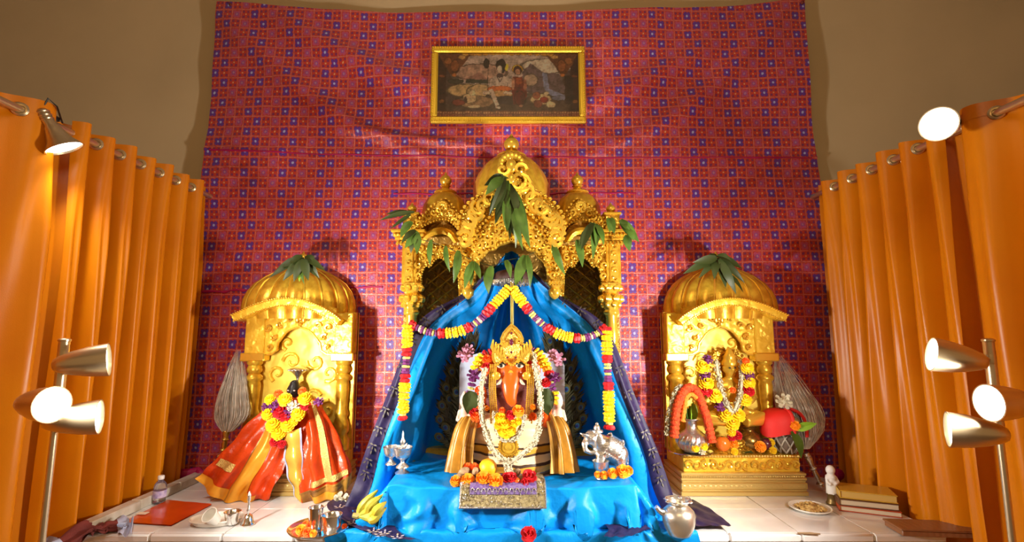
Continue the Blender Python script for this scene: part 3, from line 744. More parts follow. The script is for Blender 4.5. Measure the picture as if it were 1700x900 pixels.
    MB().lathe([(.034, Z(521)), (.028, Z(528)), (.033, Z(545)), (.036, Z(560)), (.030, Z(575)), (.036, Z(585)), (.036, Z(592)), (.028, Z(600)), (.030, Z(680)), (.036, Z(720)), (.040, .95), (.05, .80), (.05, PT)], 20, c=(cxx, 2.70, 0)).build('column', GOLDB, root, 60)
    # pendant post between bays
    p0, p1 = P(764, 402, 2.62), P(790, 468, 2.62); pcx = X0+s*(X0-(p0.x+p1.x)/2); w = p1.x-p0.x
    MB().box((pcx, 2.65, (p0.z+p1.z)/2), (w*.9, .10, p0.z-p1.z), .008).build('hanging_post', GOLDR, root)
    Z2 = lambda py: P(777, py, 2.62).z
    MB().lathe([(.044, Z2(464)), (.052, Z2(468)), (.036, Z2(474)), (.026, Z2(478)), (.034, Z2(482)), (.030, Z2(490)), (.014, Z2(495)), (0, Z2(497))], 18, c=(pcx, 2.64, 0), lobes=9, lobe=.12).build('bell_drop', GOLDB, root, 60)
    hr = MB()
    for k in range(6): scroll(hr, pcx+(-1)**k*.012, p0.z-.03-.03*k, 2.597, .020, (-1)**k, .006, k)
    for k in range(5): hr.ball((pcx+(-.03+.015*k), 2.60, Z2(470)), .010, 6, 5, (1, 1, 1.6))
    stuff(hr.build('post_relief', GOLDB, root))
    # side dome
    dx = P(739, 345, 2.86).x; dcx = X0+s*(X0-dx); m_ = mpp(345, 2.86); Zd = lambda py: P(739, py, 2.86).z
    MB().lathe([(34*m_, Zd(378)), (36*m_, Zd(366)), (37*m_, Zd(354)), (35*m_, Zd(343)), (29*m_, Zd(332)), (20*m_, Zd(324)), (12*m_, Zd(319)), (8*m_, Zd(316))], 48, c=(dcx, 2.86, 0), lobes=12, lobe=.05).build('side_dome', GOLD, root, 60)
    MB().lathe([(17*m_, Zd(322)), (19*m_, Zd(320)), (17*m_, Zd(318)), (9*m_, Zd(316))], 24, c=(dcx, 2.86, 0)).build('dome_collar', GOLDB, root, 60)
    finial('finial', V((dcx, 2.86, Zd(300))), .036, root)
# central canopy
oa = XZ([(849, 262), (840, 264), (833, 272), (829, 284), (824, 297), (817, 309), (808, 318), (797, 325), (786, 331), (775, 341), (766, 355), (762, 372), (762, 390), (768, 405)], 2.56)
ob = XZ([(849, 336), (842, 339), (834, 344), (826, 350), (818, 357), (809, 365), (801, 373), (794, 382), (788, 392), (784, 405)], 2.56)
oc = XZ([(849, 398), (838, 402), (828, 405), (821, 413), (811, 415), (804, 424), (797, 430), (791, 440), (788, 455)], 2.58)
for s in (-1, 1):
    fl = (lambda p: p) if s < 0 else mir
    A, B, C2 = fl(res2(oa, 40)), fl(res2(ob, 40)), fl(res2(oc, 40))
    MB().band(A, B, 2.55, 2.80, .022).build('canopy_gable', GOLDR, root)
    MB().band(B, C2, 2.585, 2.66, .006).build('canopy_arch', GOLD, root)
    rl = MB(); beads(rl, A, 2.547, .012, .027); beads(rl, B, 2.545, .009, .021); beads(rl, C2, 2.582, .008, .018)
    mid = [((p[0]+q[0])/2, (p[1]+q[1])/2) for p, q in zip(A, B)]
    for k in range(3, 39, 3):
        scroll(rl, mid[k][0], mid[k][1], 2.522, .022+.35*math.dist(A[k], B[k])*.5, 1 if (k//3) % 2 else -1, .010, k*1.3); rl.ball((mid[k][0], 2.520, mid[k][1]), .013, 7, 5, (1, .7, 1))
    for k in range(4, 38, 4):
        p, q = B[k], C2[k]
        for t in (.25, .55, .8): scroll(rl, p[0]+(q[0]-p[0])*t, p[1]+(q[1]-p[1])*t, 2.572, .020, random.choice((-1, 1)), .006, k+t*9)
    ex, ez = A[39]; scroll(rl, ex-s*-.0+s*.012*-1, ez+.01, 2.535, .035, s, .012, PI/2)
    stuff(rl.build('canopy_relief', GOLDB, root))
cr_ = MB(); tz = P(849, 270, 2.55).z
for k in range(9):
    a = PI*k/8; cr_.ball((X0+.055*math.cos(a), 2.53, tz-.02+.05*math.sin(a)), .020, 7, 6, (.9, .6, 1.3))
for k in (-1, 1): scroll(cr_, X0+k*.045, tz-.05, 2.515, .036, k, .010); scroll(cr_, X0+k*.03, tz-.13, 2.515, .03, -k, .009)
cr_.ball((X0, 2.52, tz-.03), .032, 10, 8, (1, .7, 1.2)); cr_.ball((X0, 2.515, tz-.10), .024, 9, 7, (1, .7, 1.3))
cr_.build('canopy_crest', GOLDB, root)
m_ = mpp(310, 2.86); Zd = lambda py: P(849, py, 2.86).z
MB().lathe([(.205, zt), (.205, Zd(372)), (.19, Zd(368))], 40, c=(X0, 2.86, 0)).build('dome_drum', GOLDR, root, 60)
MB().lathe([(52*m_, Zd(372)), (58*m_, Zd(358)), (62*m_, Zd(340)), (63*m_, Zd(322)), (61*m_, Zd(308)), (55*m_, Zd(293)), (46*m_, Zd(279)), (34*m_, Zd(268)), (24*m_, Zd(262)), (14*m_, Zd(258))], 72, c=(X0, 2.86, 0), lobes=16, lobe=.04).build('central_dome', GOLD, root, 60)
MB().lathe([(22*m_, Zd(263)), (25*m_, Zd(260)), (22*m_, Zd(257)), (12*m_, Zd(254)), (9*m_, Zd(250))], 28, c=(X0, 2.86, 0)).build('dome_collar', GOLDB, root, 60)
finial('central_finial', V((X0, 2.86, Zd(240))), .047, root)

# ================================================================== small side shrines
RELG = mat('chased gilt backing', (.95, .68, .09), .38, .3, ('relief', 13, .45, .02))
def small_shrine(side, label):
    Q = (lambda px, py, Y: P(px, py, Y)) if side < 0 else (lambda px, py, Y: P(1692-px, py, Y))
    sg = 1 if side < 0 else -1
    c = Q(493, 520, 2.98); root = thing('small_shrine', label, 'shrine', (c.x, 2.93, PT), 'small golden shrines at both sides')
    dx = Q(489, 500, 2.97).x; m = mpp(490, 2.97); Zq = lambda py: Q(489, py, 2.97).z
    prof = [(91, 530), (94, 520), (95, 510), (93, 497), (87, 483), (77, 470), (62, 459), (44, 450), (24, 442), (10, 436), (0.01, 433)]
    prof = [(r*m, Zq(py)) for r, py in prof]
    MB().lathe(prof, 108, c=(dx, 3.055, 0), lobes=20, lobe=.055, a0=PI, a1=2*PI, sy=.62).build('ribbed_dome', GOLD, root, 60)
    rb = MB()
    for k in range(11):
        th = PI+PI*k/10
        rb.tube([V((dx+r*.985*math.cos(th), 3.055+r*.985*.62*math.sin(th), z)) for r, z in prof[:-1]], .0055, 5)
    rb.build('dome_ribs', GOLDB, root)
    fx = V((dx+sg*.035, 2.98, Zq(427))); finial('finial', fx, .026, root)
    # arched eave
    Ye = 2.80; n = 30
    A = XZ([(384, 523), (398, 517), (420, 507), (450, 498), (478, 495), (506, 499), (534, 510), (556, 523), (565, 531)], Ye); B = XZ([(388, 533), (401, 529), (422, 519), (451, 510), (478, 507), (505, 511), (530, 521), (550, 533), (558, 540)], Ye)
    A, B = res2(A, n), res2(B, n)
    if side > 0:
        k0 = 2*P(846, 520, Ye).x; A = [(k0-x, z) for x, z in A]; B = [(k0-x, z) for x, z in B]
    MB().band(A, B, Ye, 3.0, .004).build('arched_eave', GOLDP, root)
    eb = MB(); beads(eb, A, Ye-.004, .006, .013); beads(eb, B, Ye-.004, .005, .012); stuff(eb.build('eave_beads', GOLDB, root))
    Yp = 2.88
    for a0, a1 in ((409, 436), (557, 583)):
        p, q = Q(a0, 520, Yp), Q(a1, 590, Yp); cx = (p.x+q.x)/2; w = abs(q.x-p.x)
        MB().box((cx, Yp+.025, (p.z+q.z)/2), (w, .05, p.z-q.z), .005).build('square_pillar', GOLDP, root)
        z1, z2 = Q(420, 586, Yp).z, Q(420, 600, Yp).z
        MB().box((cx, Yp+.022, (z1+z2)/2), (w+.03, .075, z1-z2), .006).build('capital_block', GOLDB, root)
        Zc = lambda py: Q(422, py, Yp).z
        MB().lathe([(.043, Zc(600)), (.043, Zc(604)), (.034, Zc(607)), (.042, Zc(613)), (.040, Zc(618)), (.030, Zc(621)), (.046, Zc(626)), (.046, Zc(630)), (.034, Zc(634)), (.038, Zc(640)), (.036, Zc(655)), (.031, Zc(680)), (.038, Zc(686)), (.038, Zc(690)), (.032, Zc(694)), (.044, Zc(705)), (.048, Zc(715)), (.036, Zc(722)), (.05, Zc(730)), (.05, .955)], 22, c=(cx, Yp+.028, 0)).build('turned_column', GOLD, root, 60)
    MB().prism([(x, z) for x, z in [(Q(a, b, 2.91).x, Q(a, b, 2.91).z) for a, b in [(434, 598), (434, 512), (470, 500), (520, 500), (560, 512), (560, 598), (556, 590), (543, 588), (534, 582), (532, 570), (526, 562), (520, 554), (514, 549), (497, 542), (480, 549), (474, 554), (468, 562), (462, 570), (460, 582), (452, 588), (438, 590)]]], 2.895, 2.925).build('cusped_arch', GOLDP, root, 30)
    ar = MB()
    for s in (-1, 1):
        for px, py, r, h in ((42, 560, .020, 1), (48, 576, .018, -1), (50, 544, .022, -1), (32, 540, .018, 1), (48, 526, .018, 1), (14, 530, .015, -1)):
            q = Q(497+s*px, py, 2.90); scroll(ar, q.x, q.z, 2.888, r, h*s*sg, .006, py)
    q = Q(499, 530, 2.89)
    for k in (-1, 0, 1): ar.ball((q.x+k*.018, 2.885, q.z+(.012 if k == 0 else 0)), .014, 8, 6, (.8, .7, 1.9))
    ar.ball((q.x, 2.885, q.z-.03), .012, 8, 6)
    edge_ = [(Q(a, b, 2.9).x, Q(a, b, 2.9).z) for a, b in [(438, 590), (452, 588), (460, 582), (462, 570), (468, 562), (474, 554), (480, 549), (497, 542), (514, 549), (520, 554), (526, 562), (532, 570), (534, 582), (543, 588), (556, 590)]]
    ar.tube([V((x, 2.892, z)) for x, z in edge_], .006, 6)
    stuff(ar.build('arch_relief', GOLDB, root))
    p, q = Q(411, 520, 2.88), Q(581, 740, 2.88); p.z = Q(412, 520, 3.03).z
    MB().box(((p.x+q.x)/2, 2.968, (p.z+.95)/2), (abs(q.x-p.x)-.012, .03, p.z-.95)).build('back_panel', RELG, root)
    br = MB(); cx = (p.x+q.x)/2
    for s in (-1, 1):
        for dx_, py, r in ((.07, 600, .055), (.15, 620, .05), (.06, 660, .05), (.15, 680, .055), (.10, 570, .04), (.16, 575, .035)):
            scroll(br, cx+s*dx_, P(500, py, 2.95).z, 2.951, r, s, .008, py)
    stuff(br.build('back_panel_swirls', GOLDP, root))
    for x in (min(p.x, q.x)+.016, max(p.x, q.x)-.016): MB().box((x, 2.945, (p.z+.95)/2), (.02, .05, p.z-.95)).build('side_wall', GOLD, root)
    # stepped base
    b0, b1 = Q(347, 828, 2.74), Q(560, 828, 2.74); bx = (b0.x+b1.x)/2; bw = abs(b1.x-b0.x)
    LT = mat('pale gilt moulding', (.72, .52, .17), .32, .55)
    for dz0, dz1, ext, yo, m in ((0, .022, .0, 0, LT), (.022, .034, -.012, .006, LT), (.034, .066, -.004, .002, LT), (.066, .078, -.016, .008, LT), (.078, .092, -.006, .003, LT), (.092, .104, -.016, .008, LT), (.104, .116, -.008, .004, LT), (.116, .192, -.05, .025, GOLDP), (.192, .207, -.03, .016, GOLDB)):
        MB().box((bx, (2.745+yo+3.06)/2, PT+.0005+(dz0+dz1)/2), (bw+ext, 3.06-2.745-yo, dz1-dz0), .0035).build('base_moulding', m, root)
    bb = MB()
    for k in range(24): bb.ball((bx-bw/2+.02+(bw-.04)*k/23, 2.752, PT+.05), .012, 6, 5, (1, .6, .9))
    for k in range(52): bb.ball((bx-bw/2+.02+(bw-.04)*k/51, 2.752, PT+.098), .0048, 5, 4)
    for k in range(44): bb.ball((bx-bw/2+.02+(bw-.04)*k/43, 2.764, PT+.2), .0065, 5, 4)
    stuff(bb.build('base_beads', LT, root))
    bs = MB()
    for k in range(14): scroll(bs, bx-bw/2+.05+(bw-.10)*k/13, PT+.155, 2.766, .026, (-1)**k, .006, k*.7)
    stuff(bs.build('base_scrolls', GOLDB, root))
    return root
small_shrine(-1, 'small golden domed shrine on the left, behind the black idol in red robes')
small_shrine(1, 'small golden domed shrine on the right, holding the small gold idol')
# ================================================================== blue sari tent inside the large shrine
root = thing('blue_canopy_cloth', 'turquoise satin cloth with navy border draped like a tent inside the large shrine', 'cloth', (X0, 2.7, .78))
lrows = [
 [(836, 428, 2.74), (838, 424, 2.75), (842, 420, 2.77), (846, 418, 2.79), (849, 417, 2.80)],
 [(806, 452, 2.70), (815, 456, 2.74), (828, 456, 2.82), (838, 454, 2.88), (849, 452, 2.92)],
 [(766, 488, 2.63), (782, 496, 2.68), (806, 502, 2.84), (828, 500, 2.94), (849, 498, 2.97)],
 [(694, 536, 2.54), (722, 552, 2.58), (762, 562, 2.86), (808, 560, 2.98), (849, 560, 2.99)],
 [(645, 650, 2.52), (683, 652, 2.56), (742, 655, 2.90), (800, 655, 2.99), (849, 655, 3.0)],
 [(610, 740, 2.50), (652, 742, 2.53), (722, 745, 2.90), (790, 748, 2.99), (849, 748, 3.0)],
 [(588, 802, 2.50), (638, 804, 2.52), (716, 800, 2.88), (790, 800, 2.99), (849, 800, 3.0)],
 [(574, 840, 2.48), (622, 842, 2.50), (708, 825, 2.86), (786, 815, 2.97), (849, 815, 2.98)]]
Rw = []
for i, r in enumerate(lrows):
    L = [P(*q) for q in r]; Rt = [V((2*X0-p.x, p.y, p.z)) for p in L[:-1]][::-1]
    for p in L: p.z = max(p.z, PT+.012)
    Rt = [p+V((.010*(i > 4), 0, -.004*i)) for p in Rt]; Rw.append(L+Rt)
def tdisp(u, v):
    e = abs(u-.5)*2
    return .024*min(1, v*3)*math.sin(u*60+5*noise.noise(V((u*7, v*2.2, 1))))*(.6+.6*noise.noise(V((u*9, v*3, 8))))+.030*min(1, v*2)*noise.noise(V((u*9, v*4, 3)))+.010*noise.noise(V((u*26, v*8, 5)))
tp = Patch(Rw, tdisp)
tp.build('fabric', BLUE, root, .05, .95, nu=130, nv=80)
tp.build('navy_border', NAVY, root, 0, .078, nu=8, nv=70, off=.004); tp.build('navy_border', NAVY, root, .922, 1, nu=8, nv=70, off=.004)
def motif(b, c, ux, uy, s, n):                        # little woven sprig of leaves
    for k, (x, y, a) in enumerate(((0, 0, 0), (-.9, .15, .8), (.9, .15, -.8), (-.5, -.8, 1.6), (.5, -.8, -1.6), (0, 1.0, 0))):
        e = c+ux*(x*s)+uy*(y*s); d = (uy*math.cos(a)-ux*math.sin(a)); w = d.cross(n)
        b.add([e-d*s*.55, e+w*s*.22, e+d*s*.55, e-w*s*.22], [(0, 1, 2, 3)])
for u0 in (.036, .964):
    b = MB()
    for k in range(11):
        v = .32+.050*k; c = tp.at(u0, v, .009); uy = (tp.at(u0, v+.01, .009)-c).normalized(); n = tp.nrm(u0, v); motif(b, c, n.cross(uy), uy, .021, n)
    stuff(b.build('gold_sprigs', NAVYG, root, smooth=False))

# ================================================================== silver fringed umbrella over the idol
uc = P(850, 462, 2.72)
root = thing('idol_umbrella', 'dark umbrella with silver fringe on a gold pole above the central idol', 'umbrella', (uc.x, 2.72, .98))
MB().lathe([(.10, -.012), (.102, .0), (.098, .022), (.085, .034), (.05, .045), (.012, .055), (.008, .075), (0, .08)], 36, c=uc).build('canopy', mat('dark wine velvet', (.05, .018, .015), .6), root, 60)
fr = MB()
for k in range(54):
    a = 2*PI*k/54; p = uc+V((.102*math.cos(a), .102*math.sin(a), -.012)); fr.tube([p, p+V((0, 0, -.018-.008*(k % 2)))], [.005, .0075], 5)
stuff(fr.build('silver_fringe', SILVER, root))
MB().tube([uc+V((0, .0, -.01)), V((uc.x, 2.72, .98))], .011, 10).build('pole', BRASS, root)

# ================================================================== central elephant headed idol
IX = P(850, 700, 2.5).x; IY = 2.56; TZ = .932
root = thing('elephant_headed_idol', 'orange elephant headed idol with tall gold crown, wrapped in cream and gold silk', 'idol', (IX, IY, TZ))
IP = lambda px, py, dy=0.0: P(px, py, IY+dy)
SKIN = mat('vermilion lacquer', (.80, .105, .008), .22, coat=.5, var=(9, .15))
b = MB()
b.ball((IX, IY+.04, TZ+.16), .15, 20, 14, (1.2, .6, .95)); b.ball((IX, IY+.03, TZ+.32), .11, 18, 12, (1.15, .6, 1.3))
hd = IP(848, 612, -.02); b.ball(hd, .085, 20, 14, (1.0, .85, 1.0)); b.ball(hd+V((0, .02, .05)), .08, 18, 12, (1, .9, 1))
tr = [IP(848, 612, -.06), IP(848, 628, -.085), IP(847, 643, -.105), IP(847, 656, -.115), IP(849, 666, -.12), IP(854, 673, -.115)]
b.tube(tr, [.062, .056, .047, .036, .028, .021], 16, flat=.9)
for s in (-1, 1):
    b.ball(hd+V((s*.045, -.055, -.012)), .036, 12, 9, (1, .8, 1.2)); b.ball(hd+V((s*.10, .04, .0)), .06, 14, 10, (1, .25, 1.15))
    b.tube([V((IX+s*.10, IY+.02, TZ+.41)), V((IX+s*.17, IY+.0, TZ+.32)), V((IX+s*.17, IY-.06, TZ+.26))], [.042, .036, .028], 12)
    b.ball(V((IX+s*.17, IY-.08, TZ+.25)), .032, 12, 8, (.9, .7, 1.2))
    b.tube([V((IX+s*.08, IY+.02, TZ+.06)), V((IX+s*.16, IY-.02, TZ+.06)), V((IX+s*.04, IY-.06, TZ+.05))], [.06, .05, .04], 12)
body = blob('body', b, SKIN, root, .0085, 5)
MB().ball((IX, IY+.025, TZ+.37), .125, 24, 16, (1.30, .66, 1.25)).build('maroon_shawl', mat('maroon silk', (.11, .016, .012), .5, bump=('noise', 30, .4, .01)), root)
MB().tube([hd+V((-.043, -.088, -.045)), hd+V((-.058, -.11, -.063)), hd+V((-.066, -.125, -.066))], [.009, .007, .003], 8).build('tusk', WHITEF, root)
MB().tube([hd+V((.043, -.088, -.045)), hd+V((.058, -.11, -.063)), hd+V((.066, -.125, -.066))], [.009, .007, .003], 8).build('tusk', WHITEF, root)
for s in (-1, 1):
    e = IP(847+s*15, 605, -.0); e.y = hd.y-.083
    ey = MB().ball(e, .020, 12, 8, (1, .4, .62)).build('eye', WHITEF, root); MB().ball(e+V((-s*.002, -.006, 0)), .009, 10, 7, (1, .6, 1)).build('pupil', BLACK, ey)
    MB().tube([e+V((-.026, -.002, .002)), e+V((-.01, -.008, .014)), e+V((.01, -.008, .014)), e+V((.026, -.002, .002))], .0035, 6).build('eyebrow', BLACK, root)
tk = MB(); tk.lathe([(.0, .004), (.012, .003), (.012, -.002)], 14, M=frame(IP(848, 616)+V((0, -.122, 0)), (0, -1, .2))); tk.build('forehead_mark', GOLDB, root)
# crown
ck = [(849, 538), (843, 545), (836, 553), (832, 563), (833, 571), (825, 572), (820, 579), (818, 590), (820, 600), (826, 607), (833, 604), (842, 601), (849, 604)]
o2 = [(P(x, y, IY-.09).x, P(x, y, IY-.09).z) for x, y in ck]; cX = IX
def crown_half(s): return [(cX+s*(x-cX), z) for x, z in o2]
full = crown_half(1)+[p for p in crown_half(-1)[::-1]][1:-1]
b = MB(); cz = sum(z for x, z in full)/len(full)
rings = []
for t in (1, .85, .6, .3): rings.append([(cX+(x-cX)*t, cz+(z-cz)*t, IY-.085-.055*math.sqrt(max(0, 1-t*t))) for x, z in full])
vs = [(x, IY-.03, z) for x, z in full]+[(x, y, z) for r in rings for x, z, y in r]+[(cX, IY-.14, cz)]
n = len(full); fs = []
for r in range(4):
    for k in range(n): fs.append((r*n+k, r*n+(k+1) % n, (r+1)*n+(k+1) % n, (r+1)*n+k))
for k in range(n): fs.append((4*n+k, 4*n+(k+1) % n, 5*n))
fs.append(tuple(range(n-1, -1, -1))); b.add(vs, fs)
crown = b.build('crown', mat('bright crown gold', (.92, .62, .12), .26, .6, ('relief', 75, .7, .01)), root, 50)
rl = MB()
rl.tube([V((x, IY-.09, z)) for x, z in full], .0055, 6, closed=True)
rl.tube([V((cX+(x-cX)*.72, IY-.125, cz+.012+(z-cz)*.78)) for x, z in full], .004, 6, closed=True)
for s in (-1, 1):
    for k in range(5):
        q = P(849+s*(10+4.5*k), 592-4*k, IY-.13); rl.tube([q+V((0, 0, -.03)), q+V((s*.012, -.006, 0)), q+V((s*.006, .004, .034))], [.006, .009, .004], 6)
    scroll(rl, P(849+s*12, 570, IY).x, P(849, 568, IY-.13).z, IY-.142, .018, s, .005)
for k in range(18):
    q = k/17; rl.ball((cX+(q-.5)*.155, IY-.115-.03*math.sin(PI*q), P(849, 601, IY-.1).z-.014*math.cos(q*4*PI)), .006, 6, 5)
rl.build('crown_relief', GOLDB, crown)
gem = MB().ball(P(849, 568, IY-.148), .012, 10, 8, (.8, .5, 1.4)); gem.ball(P(849, 553, IY-.13), .006, 8, 6); gem.ball(P(849, 585, IY-.15), .006, 8, 6)
for s in (-1, 1): gem.ball(P(849+s*7, 594, IY-.15), .005, 8, 6); gem.ball(P(849+s*20, 574, IY-.125), .005, 8, 6)
gem.build('gems', mat('dark ruby', (.10, .012, .03), .1), crown)
# silk robe on the seated body
def silk(z):
    pass
SILK = mat('banded silk', (.78, .56, .32), .36, sheen=.1); nt = SILK.node_tree; N = NT(SILK); X, Y_, Z = N.xyz()
ramp = nt.nodes.new('ShaderNodeValToRGB'); ramp.color_ramp.interpolation = 'CONSTANT'
CRM, GLD, DRK = (.80, .60, .36, 1), (.62, .33, .035, 1), (.055, .026, .016, 1)
st = [(0, DRK), (.08, GLD), (.19, DRK), (.24, CRM), (.36, DRK), (.40, GLD), (.50, DRK), (.53, CRM), (.9, CRM)]
el = ramp.color_ramp.elements
while len(el) < len(st): el.new(.5)
for e, (p, c) in zip(el, st): e.position = p; e.color = c
zz = N.m('ADD', N.m('DIVIDE', Z, .26), N.m('MULTIPLY', N.m('SUBTRACT', N.noise(9, 2), .5), .10)); zz = N.m('ADD', zz, N.m('MULTIPLY', N.m('MULTIPLY', X, X), -1.1)); nt.links.new(zz, ramp.inputs[0])
nt.links.new(ramp.outputs[0], nt.nodes['Principled BSDF'].inputs['Base Color'])
bt, tp_ = P(850, 787, 2.46).z, P(850, 694, 2.46).z
def robe(u, v):
    a = PI*(1.06-1.12*u); z = tp_+(TZ+.002-tp_)*v; w = .215+.055*v-.02*v*v
    f = 1+.018*math.sin(v*26+3*noise.noise(V((u*4, v*2, 0))))+.03*noise.noise(V((u*5, v*5, 2)))
    return V((IX+w*math.cos(a)*f, IY+.03-(.14+.05*v)*math.sin(a)*f, z-.02*math.sin(a)*(1-v)*.6))
MB().grid(robe, 60, 40).build('silk_robe', SILK, root, 180)
MB().grid(lambda u, v: V((IX+(.205*(1-v*.8))*math.cos(PI*(1.06-1.12*u)), IY+.03-(.135*(1-v*.8))*math.sin(PI*(1.06-1.12*u)), tp_-.012*math.sin(PI*(1.06-1.12*u))+.03*v)), 40, 6).build('robe_top', mat('cream silk', (.76, .58, .36), .4, bump=('noise', 30, .3, .01)), root, 180)
GSILK = mat('old gold silk', (.50, .235, .025), .33, bump=('noise', 60, .2, .004), var=(14, .4))
for s in (-1, 1):
    r = rows([(798, 686, 2.50), (786, 688, 2.47), (774, 692, 2.47), (768, 694, 2.52)], [(790, 712, 2.46), (778, 714, 2.42), (764, 712, 2.45), (758, 712, 2.52)], [(784, 748, 2.42), (772, 748, 2.39), (756, 748, 2.44), (750, 748, 2.52)], [(784, 786, 2.40), (770, 787, 2.375), (752, 785, 2.43), (744, 784, 2.50)])
    if s > 0: r = [[V((2*IX-p.x, p.y, p.z)) for p in q] for q in r]
    for q in r[-1]: q.z = max(q.z, TZ+.004)
    fp = Patch(r, lambda u, v: .016*(.4+v)*math.sin(u*2*PI*3.5))
    o = fp.build('pleated_flap', GSILK, root, nu=48, nv=24)
    for u in (.12, .41, .70, .97): fp.build('gold_edging', mat('bright gold lace', (.85, .55, .16), .3, .4), o, u-.02, u+.02, nu=2, nv=24, off=.003)
# painted arched back board with attendants
bw = [(P(762, 700, 2.65).x, TZ)]; zr = P(763, 607, 2.65).z
out = [(bw[0][0], TZ)]+[(IX-(IX-bw[0][0])*math.cos(a), zr+.085*math.sin(a)) for a in [PI*k/14 for k in range(15)]]+[(2*IX-bw[0][0], TZ)]
PBL = mat('pale blue board', (.48, .55, .68), .4); nt = PBL.node_tree; N = NT(PBL); X, Y_, Z = N.xyz()
nt.links.new(N.mix(N.m('GREATER_THAN', N.m('ADD', Z, N.m('MULTIPLY', N.noise(20, 2), .05)), P(763, 668, 2.65).z-TZ+.025), (.62, .52, .44), (.46, .54, .70)), nt.nodes['Principled BSDF'].inputs['Base Color'])
MB().prism(out, 2.645, 2.665).build('arched_back_board', PBL, root)
for s in (-1, 1):
    a = P(849+s*78, 690, 2.60); c = MB(); c.lathe([(.030, -.10), (.036, -.05), (.026, 0), (.018, .03), (.012, .045)], 14, c=a+V((0, -.01, .0))); c.ball(a+V((0, -.012, .068)), .024, 12, 9, (1, 1, 1.2)); c.lathe([(.024, .08), (.018, .10), (.004, .125)], 12, c=a+V((0, -.01, 0)))
    c.tube([a+V((-.02, -.01, .03)), a+V((-.035, -.03, -.02)), a+V((0, -.045, -.01))], [.011, .009, .007], 8); c.tube([a+V((.02, -.01, .03)), a+V((.035, -.03, -.02)), a+V((0, -.045, -.01))], [.011, .009, .007], 8)
    blob('attendant_figure', c, mat('pale painted figure', (.66, .46, .36), .5, var=(30, .6, (.75, .66, .55))), root, .005, 2)
# gold bead chains hanging beside the face
for s in (-1, 1):
    c = MB()
    for k in range(4):
        x = 849+s*(25+3.2*k); q = path([P(x, 606, IY-.10), P(x+s*2, 640, IY-.14), P(x-s*1, 690+4*k, IY-.165)], .0085)
        for p, t in q: c.ball(p, .0048, 6, 4)
    stuff(c.build('gold_bead_chains', GOLDB, root))
    MB().lathe([(.0, .006), (.016, .004), (.02, 0), (.016, -.006)], 16, M=frame(P(849+s*25, 624, IY-.13), (0, -1, 0))).build('ear_ornament', GOLDB, root)
# medallion on the belly
mc = P(844, 741, IY-.185); mc.y = IY-.20
b = MB(); b.lathe([(.0, .016), (.012, .014), (.014, .008), (.026, .009), (.03, .003), (.038, .005), (.042, 0), (.04, -.005)], 28, M=frame(mc, (0, -1, .1)))
for k in range(22): b.ball(mc+V((.043*math.cos(2*PI*k/22), -.002, .043*math.sin(2*PI*k/22))), .006, 6, 5)
b.build('gold_medallion', GOLDB, root)

# ---- flower garlands worn by the central idol
def wpts(L): return [P(*q) for q in L]
def garland(name, label, pts, seq, k=1.0, group=None, loc=None):
    r = thing(name, label, 'garland', pts[0], group); flower_string(r, pts, seq, k); return r
def jasmine(label, pts, rad, n, seed, group='white jasmine garlands'):
    b = strand_mesh(pts, rad, n, .0085, seed); r = thing('jasmine_garland', label, 'garland', pts[0], group)
    stuff(b.build('jasmine_buds', WHITEF, r, 180)); return r
jasmine('long white jasmine garland looping from crown to lap of the central idol', wpts([(806, 612, 2.44), (800, 640, 2.41), (799, 672, 2.38), (804, 705, 2.36), (813, 735, 2.345), (826, 756, 2.34), (842, 768, 2.335), (856, 762, 2.335), (868, 752, 2.335), (884, 738, 2.345), (894, 715, 2.355), (897, 680, 2.375), (896, 645, 2.40), (889, 612, 2.44), (884, 585, 2.48)]), .0145, 560, 3)
jasmine('short white jasmine garland round the yellow flowers on the central idol chest', wpts([(822, 684, 2.37), (823, 705, 2.355), (829, 722, 2.345), (842, 731, 2.34), (856, 726, 2.34), (865, 712, 2.345), (869, 690, 2.36)]), .012, 240, 5)
jasmine('white jasmine tassel hanging below the gold medallion of the central idol', wpts([(838, 762, 2.335), (843, 775, 2.33), (846, 788, 2.33)]), .017, 110, 8)
gr = thing('flower_garland', 'thick mixed marigold and orchid garland arched over both shoulders of the central idol', 'garland', P(790, 610, 2.58))
flower_string(gr, wpts([(818, 585, 2.55), (805, 590, 2.54), (795, 600, 2.52), (788, 615, 2.50), (785, 630, 2.49), (782, 645, 2.49), (778, 662, 2.49)]), 'rryyyyppppgpp', .95)
flower_string(gr, wpts([(882, 580, 2.55), (893, 588, 2.54), (903, 602, 2.52), (911, 620, 2.50), (914, 636, 2.49), (918, 652, 2.49), (917, 672, 2.48)]), 'pyyyyyorpgppyyo', .95)
for kind, px, py, Y, r in (('pinkflower', 772, 592, 2.56, .034), ('pinkflower', 778, 582, 2.57, .028), ('orangeflower', 809, 597, 2.5, .024), ('rose', 808, 610, 2.48, .022), ('pinkflower', 926, 598, 2.56, .034), ('pinkflower', 918, 590, 2.57, .026), ('rose', 884, 605, 2.47, .022), ('orchid', 787, 624, 2.47, .030), ('orangeflower', 795, 648, 2.46, .02), ('orchid', 921, 628, 2.48, .026), ('rose', 906, 636, 2.47, .022), ('orangeflower', 790, 692, 2.42, .026), ('rose', 787, 686, 2.43, .022), ('orangeflower', 884, 692, 2.4, .02), ('marigold', 808, 678, 2.40, .013), ('marigold', 885, 676, 2.40, .014)):
    blossom(kind, P(px, py, Y), r, gr)
for s, q in ((-1, (784, 650, 776, 688)), (1, (905, 645, 910, 690))): leaf(gr, P(q[0], q[1], 2.45), P(q[2], q[3], 2.43), .085, LEAFD, 'betel_leaf', (s*-.2, -1, .1))
chest = thing('marigold_cluster', 'yellow marigold bunch on the chest of the central idol', 'flowers', P(842, 715, 2.36))
